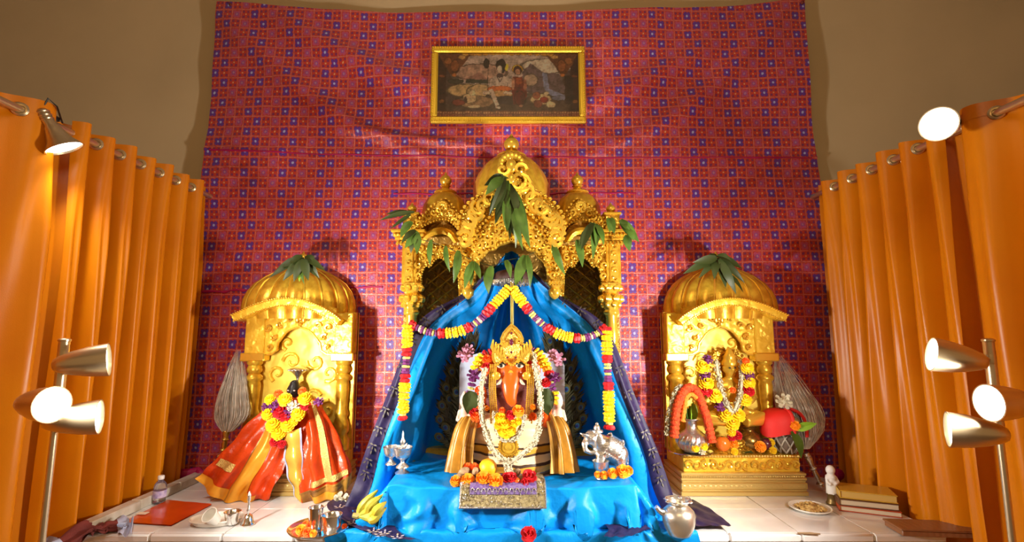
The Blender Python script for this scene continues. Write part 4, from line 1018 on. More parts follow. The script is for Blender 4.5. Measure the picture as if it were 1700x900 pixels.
for k, (px, py, r) in enumerate(((832, 695, .03), (838, 706, .032), (846, 714, .03), (836, 716, .028), (852, 704, .022), (829, 706, .024), (841, 722, .022), (860, 700, .018))): blossom('marigold_yellow', P(px, py, 2.34), r, chest)
blossom('marigold', P(860, 683, 2.33), .028, chest); blossom('orangeflower', P(834, 682, 2.34), .016, chest); blossom('rose', P(847, 690, 2.33), .02, chest)

# ---- peacock feather fans on both sides of the idol
BARB = mat('peacock green barbs', (.030, .034, .016), .5, .2, var=(40, .6, (.05, .035, .012)))
EYE1 = mat('peacock bronze', (.07, .06, .018), .4, .3); EYE2 = mat('peacock turquoise', (.02, .09, .17), .35, .3); EYE3 = mat('peacock indigo', (.012, .015, .09), .3, .3)
fm = MB(); fe = MB()
rnd = random.Random(4)
for k in range(34):
    t = .12+.88*k/33; L = .022+.075*math.sin(PI*min(1, t*.9))**.8
    for s in (-1, 1):
        y = t; a = .75-.25*t+rnd.uniform(-.12, .12); c = V((0, y*.42, 0)); d = V((s*math.sin(a), math.cos(a), 0)); w = V((d.y, -d.x, 0))*.0055; L2 = L*rnd.uniform(.8, 1.1)
        fm.add([c-w, c+w, c+d*L2*.6+w+V((0, 0, .006)), c+d*L2+V((0, 0, rnd.uniform(-.004, .012))), c+d*L2*.6-w+V((0, 0, .006))], [(0, 1, 2, 3, 4)])
fm.tube([V((0, -.06, 0)), V((0, .2, 0)), V((0, .43, 0))], [.0035, .003, .0015], 5)
FM = fm.mesh('feather', BARB, smooth=False)
def disc(name, m, rx, ry, z): 
    b = MB(); b.add([(0, 0, z+.002)]+[(rx*math.cos(2*PI*k/16), ry*math.sin(2*PI*k/16), z) for k in range(16)], [(0, 1+k, 1+(k+1) % 16) for k in range(16)]); return b.mesh(name, m)
DE = [disc('feather_eye', EYE1, .021, .027, .006), disc('eye_ring', EYE2, .012, .015, .010), disc('eye_spot', EYE3, .0075, .009, .014)]
for s in (-1, 1):
    fan = thing('peacock_feather_fan', 'peacock feather fan standing to the %s of the central idol' % ('left' if s < 0 else 'right'), 'feathers', P(849+s*78, 780, 2.74), 'peacock feather fans beside the idol')
    tips = [(786, 552), (772, 562), (758, 580), (748, 602), (738, 632), (744, 652), (730, 664), (726, 690), (736, 704), (724, 722), (770, 600), (756, 640)]
    for k, (tx, ty) in enumerate(tips):
        tx2 = tx if s < 0 else 1698-tx; base = P(849+s*76, 775-k*2, 2.75); tip = P(tx2, ty+(rnd.uniform(-6, 6) if s > 0 else 0), 2.76-.006*k); d = tip-base
        M_ = frame(base, (-.15*s, -1, .1), (1, 1, 1), 0, None); y = d.normalized(); z = V((-.1*s, -1, .1)); z = (z-y*z.dot(y)).normalized(); x = y.cross(z)
        L = d.length/.44; M_ = Matrix.Translation(base) @ Matrix((x, y, z)).transposed().to_4x4() @ Matrix.Diagonal((min(1, L*.9), L, 1, 1))
        f = inst('feather', FM, fan, M_)
        ep = M_ @ V((0, .40, 0)); E_ = Matrix.Translation(ep) @ Matrix((x, y, z)).transposed().to_4x4()
        for q in DE: inst(q.name.split('.')[0], q, f, E_)

# ---- flower garlands hung on the large shrine
gs = 'mixed flower garlands hung on the large shrine'
garland('flower_garland', 'yellow red and purple flower swag, left half, under the arch of the large shrine', wpts([(846, 478, 2.50), (830, 495, 2.49), (812, 515, 2.48), (795, 532, 2.48), (772, 547, 2.48), (745, 553, 2.48), (715, 552, 2.48), (694, 545, 2.48), (678, 538, 2.48)]), 'yyyyyyyyrrrppwpgprryyyyyyrrpgppgpwprr', .92, gs)
garland('flower_garland', 'yellow red and purple flower swag, right half, under the arch of the large shrine', wpts([(850, 478, 2.50), (866, 500, 2.49), (880, 518, 2.48), (900, 538, 2.48), (920, 551, 2.48), (945, 560, 2.48), (970, 561, 2.48), (990, 555, 2.48), (1008, 544, 2.48)]), 'yyyyyyyyrrpggppwpgprrryyyyyyyrrggppwpggprr', .92, gs)
garland('flower_garland', 'straight flower strand hanging down before the left column of the large shrine', wpts([(677, 540, 2.47), (675, 590, 2.465), (672, 640, 2.46), (668, 698, 2.46)]), 'yyyyyyyrrgppgpprryyyyyyyyygr', .95, gs)
garland('flower_garland', 'straight flower strand hanging down before the right column of the large shrine', wpts([(1007, 543, 2.47), (1008, 590, 2.465), (1010, 640, 2.46), (1012, 714, 2.46)]), 'ryyyyyyyrrggpgpprryyyyyyyyygr', .95, gs)

# ================================================================== mango leaf bunches
def bunch(label, base, leaves, m=LEAF, group='mango leaf bunches', w=.045):
    r = thing('mango_leaf_bunch', label, 'leaves', P(*base), group)
    for i, q in enumerate(leaves):
        bx, by, tx, ty = q[:4]; Y = base[2]+random.uniform(-.03, .02); leaf(r, P(bx, by, Y), P(tx, ty, Y-random.uniform(.0, .05)), q[4] if len(q) > 4 else w*random.uniform(.85, 1.15), q[5] if len(q) > 5 else (LEAFD if random.random() < .3 else m))
    return r
bunch('big bunch of mango leaves hanging on the central gable of the large shrine', (832, 296, 2.47), [(836, 292, 804, 308), (834, 295, 806, 324), (838, 294, 812, 358), (836, 300, 824, 356), (836, 296, 833, 330), (842, 300, 838, 362), (844, 310, 846, 398), (846, 312, 856, 412), (846, 305, 864, 376), (850, 312, 872, 394), (848, 308, 878, 404), (840, 330, 842, 386), (850, 330, 868, 416), (838, 318, 822, 372), (846, 330, 852, 392), (856, 330, 880, 412), (834, 320, 812, 352), (844, 296, 818, 300)], w=.048)
bunch('dark mango leaves poking out from the left corner turret of the large shrine', (684, 352, 2.60), [(688, 352, 630, 366, .028, LEAFD), (680, 352, 640, 356, .024, LEAFD), (682, 356, 648, 380, .022, LEAFD), (684, 368, 665, 395), (694, 385, 672, 412), (692, 390, 682, 420), (694, 388, 692, 422), (690, 382, 666, 404, .035)])
bunch('mango leaf bunch hanging on the right side gable of the large shrine', (985, 368, 2.58), [(984, 370, 965, 415), (986, 370, 984, 432), (988, 372, 1002, 408), (980, 378, 962, 408, .04), (990, 372, 990, 410), (992, 374, 1000, 400)])
bunch('mango leaves hanging from the right corner turret of the large shrine', (1012, 362, 2.58), [(1010, 362, 1012, 386), (1014, 362, 1020, 388), (1030, 365, 1061, 402), (1040, 378, 1052, 400), (1040, 390, 1046, 418), (1028, 366, 1048, 390, .03)])
lg = thing('leaf_garland', 'single mango leaves strung in a row below the arches of the large shrine', 'garland', P(740, 410, 2.62))
MB().tube([V((p.x, 2.575, p.z)) for p in wpts([(690, 396, 2.58), (716, 402, 2.58), (745, 412, 2.58), (785, 432, 2.56), (815, 440, 2.54), (845, 430, 2.54), (874, 424, 2.54), (915, 404, 2.56), (960, 400, 2.58), (1000, 398, 2.58)])], .0018, 5).build('string', LEAFD, lg)
for q in ((716, 398, 714, 442, .035), (740, 408, 747, 452, .03), (761, 416, 753, 470, .045), (786, 434, 771, 480, .045), (786, 434, 798, 464, .035), (784, 440, 782, 474, .03), (816, 442, 811, 488, .06), (840, 432, 848, 462, .035), (872, 424, 855, 476, .06), (875, 424, 880, 478, .035), (870, 430, 866, 470, .03), (918, 405, 938, 457, .04), (958, 398, 967, 444, .045)):
    leaf(lg, P(q[0], q[1], 2.55), P(q[2], q[3], 2.52), q[4])
bunch('dark mango leaf bunch on top of the left small shrine', (503, 432, 2.80), [(505, 430, 455, 452, .05, LEAFD), (503, 430, 470, 466, .05, LEAFD), (504, 430, 488, 468, .05, LEAFD), (500, 432, 497, 468, .035, LEAFB), (505, 430, 512, 466, .05, LEAFD), (507, 430, 530, 462, .05, LEAFD), (507, 428, 540, 450, .04, LEAFD), (500, 430, 446, 462, .04, LEAFD), (502, 425, 480, 440, .045, LEAFD), (508, 425, 524, 440, .045, LEAFD), (503, 434, 505, 472, .03, LEAF), (498, 430, 462, 444, .05, LEAFD)], group='mango leaf bunches', w=.05)
bunch('dark mango leaf bunch drooping over the top of the right small shrine', (1190, 428, 2.80), [(1188, 428, 1134, 455, .05, LEAFD), (1190, 428, 1150, 436, .05, LEAFD), (1190, 430, 1160, 462, .04, LEAFD), (1190, 428, 1186, 464, .05, LEAFD), (1192, 430, 1205, 478, .05, LEAFD), (1194, 430, 1222, 488, .045, LEAFD), (1194, 428, 1236, 470, .04, LEAFD), (1195, 426, 1232, 446, .045, LEAFD), (1192, 440, 1218, 468, .03, LEAF), (1190, 425, 1165, 432, .045, LEAFD), (1194, 450, 1234, 486, .04, LEAFD), (1190, 425, 1214, 434, .045, LEAFD)], w=.05)

# ================================================================== left idol in red robes
LB = P(488, 650, 2.86); BZ = PT+.207
root = thing('black_idol', 'small black stone idol in red and gold silk robes before the left small shrine', 'idol', (LB.x, 2.86, BZ))
b = MB(); b.ball(LB, .044, 16, 12, (.9, .9, 1.12)); b.tube([LB+V((0, 0, -.03)), LB+V((0, .01, -.10))], [.022, .04], 12); b.ball((LB.x, 2.87, LB.z-.17), .10, 16, 12, (1.1, .65, 1.2)); b.ball((LB.x, 2.87, BZ+.09), .11, 16, 12, (1.2, .7, .85)); b.ball(LB+V((0, -.04, -.008)), .011, 8, 6); b.ball(LB+V((0, 0, .042)), .026, 10, 8, (1, 1, .9))
for s in (-1, 1): b.tube([LB+V((s*.07, 0, -.13)), LB+V((s*.13, -.03, -.24)), LB+V((s*.07, -.08, -.24))], [.035, .03, .024], 10)
STONE = mat('black stone', (.018, .016, .018), .3); blob('body', b, STONE, root, .007, 4)
for s in (-1, 1): MB().ball(LB+V((s*.017, -.037, .008)), .0065, 8, 6, (1.3, .5, .8)).build('eye', SILVER, root)
RED = mat('red silk', (.70, .062, .008), .30, bump=('noise', 16, .5, .02), var=(10, .25)); RGOLD = mat('orange gold brocade', (.80, .36, .03), .3, .25, ('noise', 70, .3, .004)); TRIM = mat('gold sequin trim', (.70, .48, .15), .35, .5, ('noise', 180, .9, .006)); DKB = mat('brown gold brocade', (.22, .10, .03), .4, .3, ('noise', 60, .4, .004), var=(12, .7, (.55, .28, .04)))
plA = Patch(rows([(450, 668, 2.80), (466, 668, 2.77), (480, 676, 2.76), (490, 690, 2.75)], [(418, 700, 2.76), (438, 704, 2.72), (460, 715, 2.71), (482, 735, 2.72)], [(378, 745, 2.73), (408, 755, 2.68), (440, 765, 2.67), (470, 782, 2.70)], [(347, 777, 2.70), (380, 797, 2.655), (418, 800, 2.65), (455, 806, 2.68)], [(328, 795, 2.69), (362, 829, 2.65), (404, 833, 2.66), (448, 826, 2.69)]), lambda u, v: .014*(.3+v)*math.sin(u*2*PI*4+2*v)+.022*noise.noise(V((u*5, v*5, 0))))
cA = plA.build('red_robe', RED, root, nu=60, nv=44)
plA.build('gold_band', RGOLD, cA, .42, .66, .12, 1, 14, 40, .004); plA.build('gold_band', RGOLD, cA, 0, .42, .86, 1, 20, 8, .004); plA.build('gold_band', RGOLD, cA, .66, .80, .90, 1, 8, 8, .004); plA.build('sequin_trim', TRIM, cA, .06, .30, .60, .68, 14, 6, .006); plA.build('dark_edge', DKB, cA, .405, .425, .12, 1, 2, 40, .005)
plB = Patch(rows([(464, 712, 2.69), (482, 716, 2.67), (500, 710, 2.69)], [(472, 745, 2.68), (486, 748, 2.655), (502, 746, 2.68)], [(474, 775, 2.67), (490, 780, 2.645), (503, 778, 2.67)], [(484, 805, 2.665), (494, 810, 2.64), (503, 808, 2.66)], [(493, 828, 2.66), (499, 834, 2.65), (504, 832, 2.66)]), lambda u, v: .006*math.sin(v*22))
cB = plB.build('gold_front_panel', mat('pale gold brocade', (.82, .50, .08), .26, .35, ('noise', 50, .3, .004)), root, nu=16, nv=36)
plB.build('blue_piping', PALEBLUE, cB, 0, .1, nu=2, nv=36, off=.003); plB.build('blue_piping', PALEBLUE, cB, .9, 1, nu=2, nv=36, off=.003)
plC = Patch(rows([(494, 672, 2.76), (508, 662, 2.78), (522, 662, 2.80), (533, 668, 2.82)], [(498, 715, 2.72), (518, 712, 2.70), (540, 705, 2.73), (556, 712, 2.78)], [(500, 765, 2.69), (522, 762, 2.66), (552, 748, 2.69), (576, 750, 2.75)], [(500, 808, 2.66), (525, 800, 2.64), (560, 788, 2.66), (585, 775, 2.72)], [(504, 834, 2.66), (532, 834, 2.65), (563, 825, 2.67), (584, 802, 2.70)]), lambda u, v: .014*(.3+v)*math.sin(u*2*PI*3.5+1.5*v)+.022*noise.noise(V((u*5, v*5, 7))))
cC = plC.build('red_robe', RED, root, nu=60, nv=44)
plC.build('brown_gold_hem', DKB, cC, .02, 1, .84, 1, 30, 8, .004); plC.build('gold_band', RGOLD, cC, .15, .75, .90, .985, 20, 5, .007); plC.build('sequin_trim', TRIM, cC, .46, .58, .03, .74, 8, 36, .006); plC.build('sequin_trim', TRIM, cC, .2, .86, .74, .80, 20, 5, .006); plC.build('dark_edge', DKB, cC, .0, 1, .825, .842, 24, 2, .008)
plD = Patch(rows([(446, 672, 2.82), (470, 660, 2.83), (500, 658, 2.84), (532, 672, 2.84)], [(440, 700, 2.78), (468, 705, 2.75), (500, 705, 2.75), (540, 705, 2.80)], [(432, 760, 2.76), (468, 765, 2.74), (505, 765, 2.74), (548, 760, 2.78)], [(430, 800, 2.73), (468, 795, 2.725), (480, 790, 2.725), (550, 800, 2.73)]), lambda u, v: .008*math.sin(u*30))
plD.build('red_underrobe', RED, root, nu=50, nv=24, v1=.9)
gr = thing('flower_garland', 'yellow marigold garland with red roses round the neck of the black idol', 'garland', P(470, 690, 2.66), 'idol garlands')
for kind, px, py, r in (('marigold_yellow', 474, 664, .036), ('marigold_yellow', 446, 688, .034), ('marigold_yellow', 455, 706, .040), ('marigold_yellow', 463, 720, .036), ('marigold_yellow', 478, 706, .036), ('marigold_yellow', 495, 688, .038), ('marigold_yellow', 507, 662, .036), ('marigold_yellow', 449, 664, .028), ('rose', 466, 684, .034), ('rose', 476, 692, .03), ('orchid', 458, 676, .03), ('orchid', 482, 684, .028), ('rose', 456, 734, .022), ('rose', 468, 738, .02), ('orangeflower', 462, 654, .022), ('orangeflower', 502, 650, .022), ('rose', 506, 676, .02), ('orchid', 530, 668, .022), ('whiteflower', 487, 676, .026), ('pinkflower', 480, 690, .018), ('marigold_yellow', 487, 700, .026), ('orchid', 442, 676, .02)):
    blossom(kind, P(px, py, 2.66), r, gr)
MB().tube([P(x, y, 2.675) for x, y in ((449, 660), (446, 690), (458, 720), (470, 728), (484, 712), (500, 684), (508, 658))], .005, 5).build('thread', LEAFD, gr)
uc = P(489, 617, 2.86); root = thing('silver_parasol', 'small silver parasol on a thin stem just above the black idol', 'parasol', V((P(493, 650, 2.88).x, 2.88, LB.z)))
MB().lathe([(.050, .012), (.052, .008), (.030, -.010), (.012, -.030), (.007, -.045), (.006, -.16)], 24, c=uc+V((.012, .02, .0))).build('stem', SILVER, root, 60)
b = MB(); b.lathe([(.0, .026), (.02, .024), (.045, .016), (.052, .008)], 24, c=uc+V((.012, .02, .0)))
for k in range(18): b.ball(uc+V((.012+.051*math.cos(k*PI/9), .02+.051*math.sin(k*PI/9), .008)), .006, 6, 4)
b.build('top', SILVER, root, 60)

# ================================================================== fly whisks
HAIR = mat('pale grey hair', (.82, .74, .64), .55, var=(30, .35))
def whisk(label, root_p, spine, widths, handle, hm, seed):
    r = thing('fly_whisk', label, 'whisk', root_p, 'yak hair fly whisks'); rnd = random.Random(seed); b = MB()
    for k in range(300):
        a = rnd.random()*2*PI; q = math.sqrt(rnd.random()); e = rnd.uniform(.55, 1.0); pts = []
        for i in range(9):
            t = e*i/8; c = curve(spine, t); w = curve([V((x, 0, 0)) for x in widths], t).x*q; w2 = w*1.08+.012*noise.noise(V((k, t*3, 0)))
            pts.append(c+V((w2*math.cos(a), w2*.55*math.sin(a), .004*noise.noise(V((k, t*4, 7))))))
        b.tube(pts, [.0013]*7+[.0009, .0004], 3, cap=False)
    stuff(b.build('hair_tuft', HAIR, r, 180))
    h = MB(); Lh = (handle[-1]-handle[0]).length
    h.tube(handle, [.015, .019, .013, .011, .014, .011, .013, .016][:len(handle)], 12); h.build('handle', hm, r, 60)
    for t in (.1, .45, .9): MB().lathe([(.014, -.008), (.020, 0), (.014, .008)], 14, M=frame(curve(handle, t), handle[-1]-handle[0])).build('ring', hm, r, 60)
hl = [P(376, 715, 2.80)+(P(372, 748, 2.78)-P(376, 715, 2.80))*t for t in [k/6 for k in range(7)]]
hl = [P(377+(-6)*k/6, 712+38*k/6, 2.80) for k in range(7)]
whisk('grey white hair fly whisk standing left of the black idol', P(371, 750, 2.80), [P(378, 716, 2.80), P(386, 690, 2.81), P(388, 655, 2.83), P(392, 620, 2.86), P(396, 580, 2.90)], [.03, .088, .078, .05, .012], hl, BRASS, 1)
hr = [P(1338+26*k/6, 752+56*k/6, 2.80-.0*k) for k in range(7)]
whisk('grey hair fly whisk with thin silver handle leaning right of the right small shrine', P(1364, 810, 2.80), [P(1337, 745, 2.81), P(1334, 712, 2.83), P(1326, 680, 2.85), P(1310, 640, 2.90), P(1290, 588, 2.96)], [.02, .10, .115, .085, .02], hr, SILVER, 2)
# ================================================================== table cloth in front of the idol
HW, TF, TZc = .545, 2.285, TZ-.004
root = thing('blue_table_cloth', 'turquoise satin cloth over the low offering table, falling to the platform edge', 'cloth', (0, 2.45, PT))
def tcloth(cx, cy):
    qx = max(-HW, min(HW, cx)); qy = min(cy, 0); dx, dy = cx-qx, max(cy, 0); d = math.hypot(dx, dy); H = .182
    top = .018*noise.noise(V((cx*6, cy*6, 3)))+.010*abs(noise.noise(V((cx*11+cy*5, cy*9, 7))))
    side = min(1, max(0, (abs(cx)-.27)/.2)); z = TZc+top*(1-min(1, d*12))+.012*side*(1-min(1, d*9))
    if d < 1e-6: return V((qx, TF-qy, z))
    ox, oy = dx/d, dy/d; per = qx+.22*math.atan2(dx, dy+1e-9)+qy*.9
    dn = min(d, H); ex = d-dn
    fold = .040*math.sin(per*27+3.5*noise.noise(V((per*2.2, 0, 1))))+.026*noise.noise(V((per*7, d*5, 2)))+.026*noise.noise(V((per*13+d*16, d*12, 4)))-.05*abs(noise.noise(V((per*6-d*9, d*7+per*2, 14))))+.012
    out = (.10+.42*ox*ox)*dn+ex+fold*min(1, d/.10)*(1-.5*min(1, ex*8)); out = max(out, .006)
    r = .018; z -= max(0, dn*.985-r*math.exp(-d/r)) if d > .01 else d*.5
    z = max(z, PT+.006+.016*abs(noise.noise(V((per*9, d*8, 9))))*(ex > 0)+.004)
    y = TF-qy-oy*out
    if y < 2.238: z = min(z, PT+.012)-(2.238-y)*1.1; y = 2.238-.004*math.sin(per*40)
    return V((qx+ox*out, y, z))
MB().grid(lambda u, v: tcloth(-HW-.34+(2*HW+.68)*u, -.57+.92*v), 170, 96).build('fabric', BLUE, root, 180)
nb = rows()
def flat(L, dz=.024): return [[PZ(x, y, PT+dz) for x, y in r] for r in L]
sp1 = Patch(flat([[(556, 824), (585, 832), (640, 848)], [(543, 842), (590, 862), (655, 872)], [(575, 868), (625, 884), (668, 888)], [(600, 880), (650, 893), (700, 896)]]), lambda u, v: .008*noise.noise(V((u*7, v*6, 2))))
o = sp1.build('navy_pallu', NAVY, root, nu=26, nv=26)
PG = mat('gold and cream weave', (.66, .46, .16), .45, .2, var=(60, .6, (.45, .42, .62)))
b = MB()
for u, v in ((.25, .55), (.5, .62), (.45, .82), (.72, .85), (.62, .7), (.25, .2), (.7, .35)): 
    c = sp1.at(u, v, .004); motif(b, c, V((1, .2, 0)).normalized(), V((-.2, 1, 0)).normalized(), .022, V((0, 0, 1)))
stuff(b.build('woven_flowers', PG, root, smooth=False))
sp2 = Patch(flat([[(1100, 835), (1118, 830), (1150, 829)], [(1110, 850), (1135, 845), (1180, 846)], [(1130, 868), (1165, 862), (1205, 864)], [(1150, 874), (1185, 873), (1214, 873)]]), lambda u, v: .008*noise.noise(V((u*6, v*5, 5))))
sp2.build('navy_pallu', NAVY, root, nu=20, nv=20)
sp3 = Patch(flat([[(1000, 868), (1040, 866), (1085, 850)], [(1010, 882), (1050, 880), (1085, 866)], [(1000, 893), (1040, 893), (1080, 880)]]), lambda u, v: .010*noise.noise(V((u*9, v*5, 5)))+.006)
sp3.build('navy_pallu', NAVY, root, nu=20, nv=14)
# sequinned mat hanging over the front edge
mx0, mx1 = P(765, 820, 2.27).x, P(905, 820, 2.27).x
root = thing('sequin_mat', 'gold bordered purple sequin mat hanging over the front of the blue table', 'mat', ((mx0+mx1)/2, 2.30, TZ))
mp_ = Patch([[V((mx0+(mx1-mx0)*k/4, y, z)) for k in range(5)] for y, z in ((2.43, TZ+.018), (2.33, TZ+.020), (2.268, TZ+.012), (2.243, TZ-.028), (2.230, TZ-.068))], lambda u, v: .004*noise.noise(V((u*6, v*5, 1))))
mo = mp_.build('border_fabric', mat('pale gold zari', (.58, .47, .24), .38, .45, ('relief', 170, 1.0, .008), var=(90, .6, (.30, .23, .10))), root, nu=40, nv=30)
mp_.build('purple_centre', mat('purple velvet', (.10, .045, .20), .6, var=(80, .5, (.22, .16, .34))), root, .11, .90, 0, .70, 30, 22, .004)
b = MB(); rnd = random.Random(9)
for k in range(420):
    u, v = rnd.random(), rnd.random()
    if .11 < u < .9 and v < .70: continue
    b.ball(mp_.at(u, v, .003), rnd.uniform(.0018, .0036), 5, 4)
for k in range(12):
    for t in range(9):
        u = .11+.79*(k+t/8)/12; b.ball(mp_.at(u, .68-.10*math.sin(PI*t/8), .006), .0033, 5, 4)
for k in range(60): b.ball(mp_.at(k/59, 1, .0), .0048, 5, 4)
for k in range(26): b.ball(mp_.at(0, .2+.8*k/25), .0045, 5, 4); b.ball(mp_.at(1, .2+.8*k/25), .0045, 5, 4)
stuff(b.build('sequins_and_beads', SILVER, root))

# ---- offerings on the mat
def on(px, py, Y, r, z=None):
    p = P(px, py, Y); return p
def single(kind, label, px, py, Y, r, cat='flower', group=None, nm=None, axis=(0, -.8, .5)):
    p = P(px, py, Y); o = inst(nm or {'marigold': 'marigold', 'marigold_yellow': 'marigold', 'rose': 'red_rose', 'orangeflower': 'orange_carnation', 'whiteflower': 'white_flower', 'orchid': 'purple_orchid'}[kind], ME[kind], None, frame(p, axis, r, random.random()*6)); return tag(o, label, cat, group)
FR_O = mat('orange peel', (.92, .42, .012), .42, bump=('noise', 220, .3, .003), sss=.1); STM = mat('green stem end', (.10, .16, .03), .6)
def fruit(name, label, cat, p, r, m, sc=(1, 1, 1), stem=True, group=None, Mr=None):
    ro = thing(name, label, cat, V(p)-V((0, 0, r*sc[2])), group)
    prof = [(0.001, -r*.94), (r*.25, -r*.97), (r*.6, -r*.80), (r*.88, -r*.45), (r, 0), (r*.9, r*.45), (r*.62, r*.78), (r*.28, r*.94), (r*.08, r*.90), (0.001, r*.87)]
    MB().lathe([(a*sc[0], c*sc[2]) for a, c in prof], 28, M=Matrix.Translation(V(p)) @ (Mr or Matrix())).build('peel', m, ro, 180)
    if stem: MB().lathe([(.0, r*.86*sc[2]), (r*.10, r*.88*sc[2]), (r*.07, r*.97*sc[2]), (0, r*.98*sc[2])], 8, M=Matrix.Translation(V(p)) @ (Mr or Matrix())).build('stem_end', STM, ro)
    return ro
fruit('orange', 'large round yellow orange on top of the offering heap before the central idol', 'fruit', P(810, 777, 2.36), .042, FR_O, stem=False)
gm_ = 'marigolds heaped before the central idol'
single('marigold', 'small orange marigold with red petals at the left end of the heap', 757, 799, 2.315, .026, group=gm_)
single('marigold', 'orange marigold second from left in the heap, left of the mat centre', 777, 798, 2.305, .031, group=gm_)
single('marigold', 'orange marigold directly below the large orange fruit', 803, 796, 2.305, .036, group=gm_)
single('marigold', 'large orange marigold at the right of the heap, hanging lowest on the mat', 823, 800, 2.285, .035, group=gm_)
gc_ = 'orange carnations in the heap'
single('orangeflower', 'orange carnation at the back of the heap, left one of two beside the large orange', 777, 776, 2.37, .020, group=gc_); single('orangeflower', 'orange carnation between the other carnation and the large orange', 788, 776, 2.36, .019, group=gc_)
single('rose', 'dark red rose on the sequin mat, just right of the largest marigold', 842, 796, 2.31, .027, group='red roses on the mat'); single('rose', 'dark red rose beside the orange betel fruit on the sequin mat', 849, 793, 2.30, .022, group='red roses on the mat'); single('rose', 'bright red rose at the right end of the heap on the sequin mat', 878, 792, 2.31, .030, group='red roses on the mat'); single('rose', 'dark red rose lowest in the right end of the heap', 873, 802, 2.29, .022, group='red roses on the mat')
NUTM = mat('brown nut shell', (.42, .27, .14), .7, bump=('noise', 90, .6, .006), var=(40, .4)); TOM = mat('tomato skin', (.72, .10, .012), .25, coat=.3)
def nut(label, px, py, Y, r, d): 
    o = MB().ball((0, 0, 0), r, 12, 9, (1, 1, 1.5)).build('dried_root', NUTM); o.matrix_world = frame(P(px, py, Y), d); return tag(o, label, 'nut', 'brown dried roots in the heap')
nut('brown dried root lying left of the orange carnations', 770, 784, 2.345, .020, (1, 0, .6)); nut('brown dried root at the far left of the heap above the small marigold', 762, 792, 2.33, .016, (1, 0, .9)); nut('grey brown dried root between the carnations and the large orange', 789, 784, 2.335, .015, (.2, 0, 1)); nut('brown dried root right of the jasmine tassel', 856, 786, 2.345, .018, (.8, 0, .7)); nut('grey brown dried root beside the bright red rose', 865, 795, 2.31, .014, (.5, 0, 1)); nut('brown dried root at the right edge of the mat behind the bright red rose', 890, 799, 2.33, .014, (1, 0, .2))
fruit('betel_fruit', 'small orange red fruit between the red roses on the mat', 'fruit', P(858, 799, 2.295), .016, TOM, stem=False)

# ---- silver things on the left of the blue table
def goblet(label, p, s):
    r = thing('silver_goblet', label, 'goblet', p, 'silver goblets on the blue table')
    MB().lathe([(a*s, c*s) for a, c in ((.0, .0), (.030, 0), (.030, .004), (.022, .012), (.010, .022), (.009, .030), (.014, .036))], 24, c=p).build('foot', SILVER, r, 60)
    MB().lathe([(a*s, c*s) for a, c in ((.014, .036), (.030, .046), (.038, .062), (.040, .078), (.046, .092), (.044, .093), (.037, .078), (.034, .064), (.020, .048), (0, .044))], 28, c=p).build('bowl', SILVER, r, 60)
    return r
goblet('larger silver goblet on the left end of the blue table', P(668, 776, 2.42), 1.0); goblet('smaller silver goblet half hidden at the far left of the blue table', P(649, 771, 2.46), .88)
p = P(668, 764, 2.47); p.z = TZ+.008
root = thing('silver_incense_holder', 'slender silver holder with bird finial behind the goblets on the blue table', 'holder', p)
MB().lathe([(.032, 0), (.034, .006), (.018, .016), (.009, .03), (.007, .07), (.014, .078), (.018, .09), (.010, .10), (.006, .13), (.012, .14), (.014, .15), (.006, .165), (.004, .19), (0, .20)], 22, c=p).build('stem', SILVER, root, 60)
b = MB(); q = p+V((-.018, -.012, .115)); b.ball(q, .014, 12, 8, (1.5, .8, .9)); b.ball(q+V((-.016, 0, .018)), .008, 10, 7); b.tube([q+V((-.010, 0, .004)), q+V((-.016, 0, .016))], [.009, .006], 8); b.tube([q+V((-.02, 0, .018)), q+V((-.031, 0, .015))], [.004, .001], 6); b.tube([q+V((.014, 0, .0)), q+V((.034, 0, .016)), q+V((.042, 0, .03))], [.009, .006, .003], 7)
blob('bird', b, SILVER, root, .003, 2)

# ---- silver elephant
EC = P(1008, 748, 2.43); root = thing('silver_elephant', 'ornate silver elephant figurine standing on the right end of the blue table', 'figurine', V((EC.x, 2.43, TZ+.01)))
E2 = lambda px, py, dy=0.0: P(px, py, 2.43+dy)
b = MB()
q = [E2(998, 738), E2(1012, 744), E2(1026, 754)]; b.tube(q, [.048, .058, .05], 16); b.ball(q[0], .048, 14, 10); b.ball(q[2], .050, 14, 10); b.ball(E2(985, 727), .040, 14, 10, (1.1, .9, 1.0)); b.tube([E2(985, 727), E2(998, 738)], [.036, .042], 12)
for px, py, dx, dy, w in ((998, 752, -2, -.028, .021), (1004, 754, 3, .03, .02), (1030, 758, 6, -.03, .022), (1026, 760, 4, .03, .02)):
    a = E2(px, py, dy); e = V((E2(px+dx, 780, dy).x, 2.43+dy, TZ+.016)); m_ = a.lerp(e, .55)+V((-.004, -.004, 0)); b.tube([a, m_, e], [w*1.25, w*.9, w], 12); b.ball(e, w*1.12, 10, 7, (1, 1, .6))
b.tube([E2(976, 730), E2(970, 738, -.02), E2(972, 748, -.025), E2(981, 752, -.025), E2(990, 750, -.028)], [.020, .016, .013, .011, .008], 12)
b.tube([E2(976, 724, -.02), E2(967, 721, -.025), E2(962, 719, -.02)], [.010, .007, .003], 8); b.tube([E2(976, 727, .02), E2(968, 724, .02), E2(964, 722, .02)], [.010, .007, .003], 8)
for dy in (-.042, .04): b.ball(E2(995, 731, dy), .030, 12, 9, (.7, .25, 1.1))
b.tube([E2(1037, 748), E2(1043, 760), E2(1042, 772)], [.008, .006, .007], 8)
blob('body', b, SILVER, root, .0055, 3)
b = MB(); b.ball(E2(991, 712), .018, 10, 8, (.9, .9, 1.2)); b.ball(E2(991, 704), .008, 8, 6); b.lathe([(.03, 0), (.028, .008), (.014, .014)], 16, c=E2(991, 717)); b.build('head_ornament', SILVER, root)
c0, c1 = E2(1004, 740), E2(1024, 752)
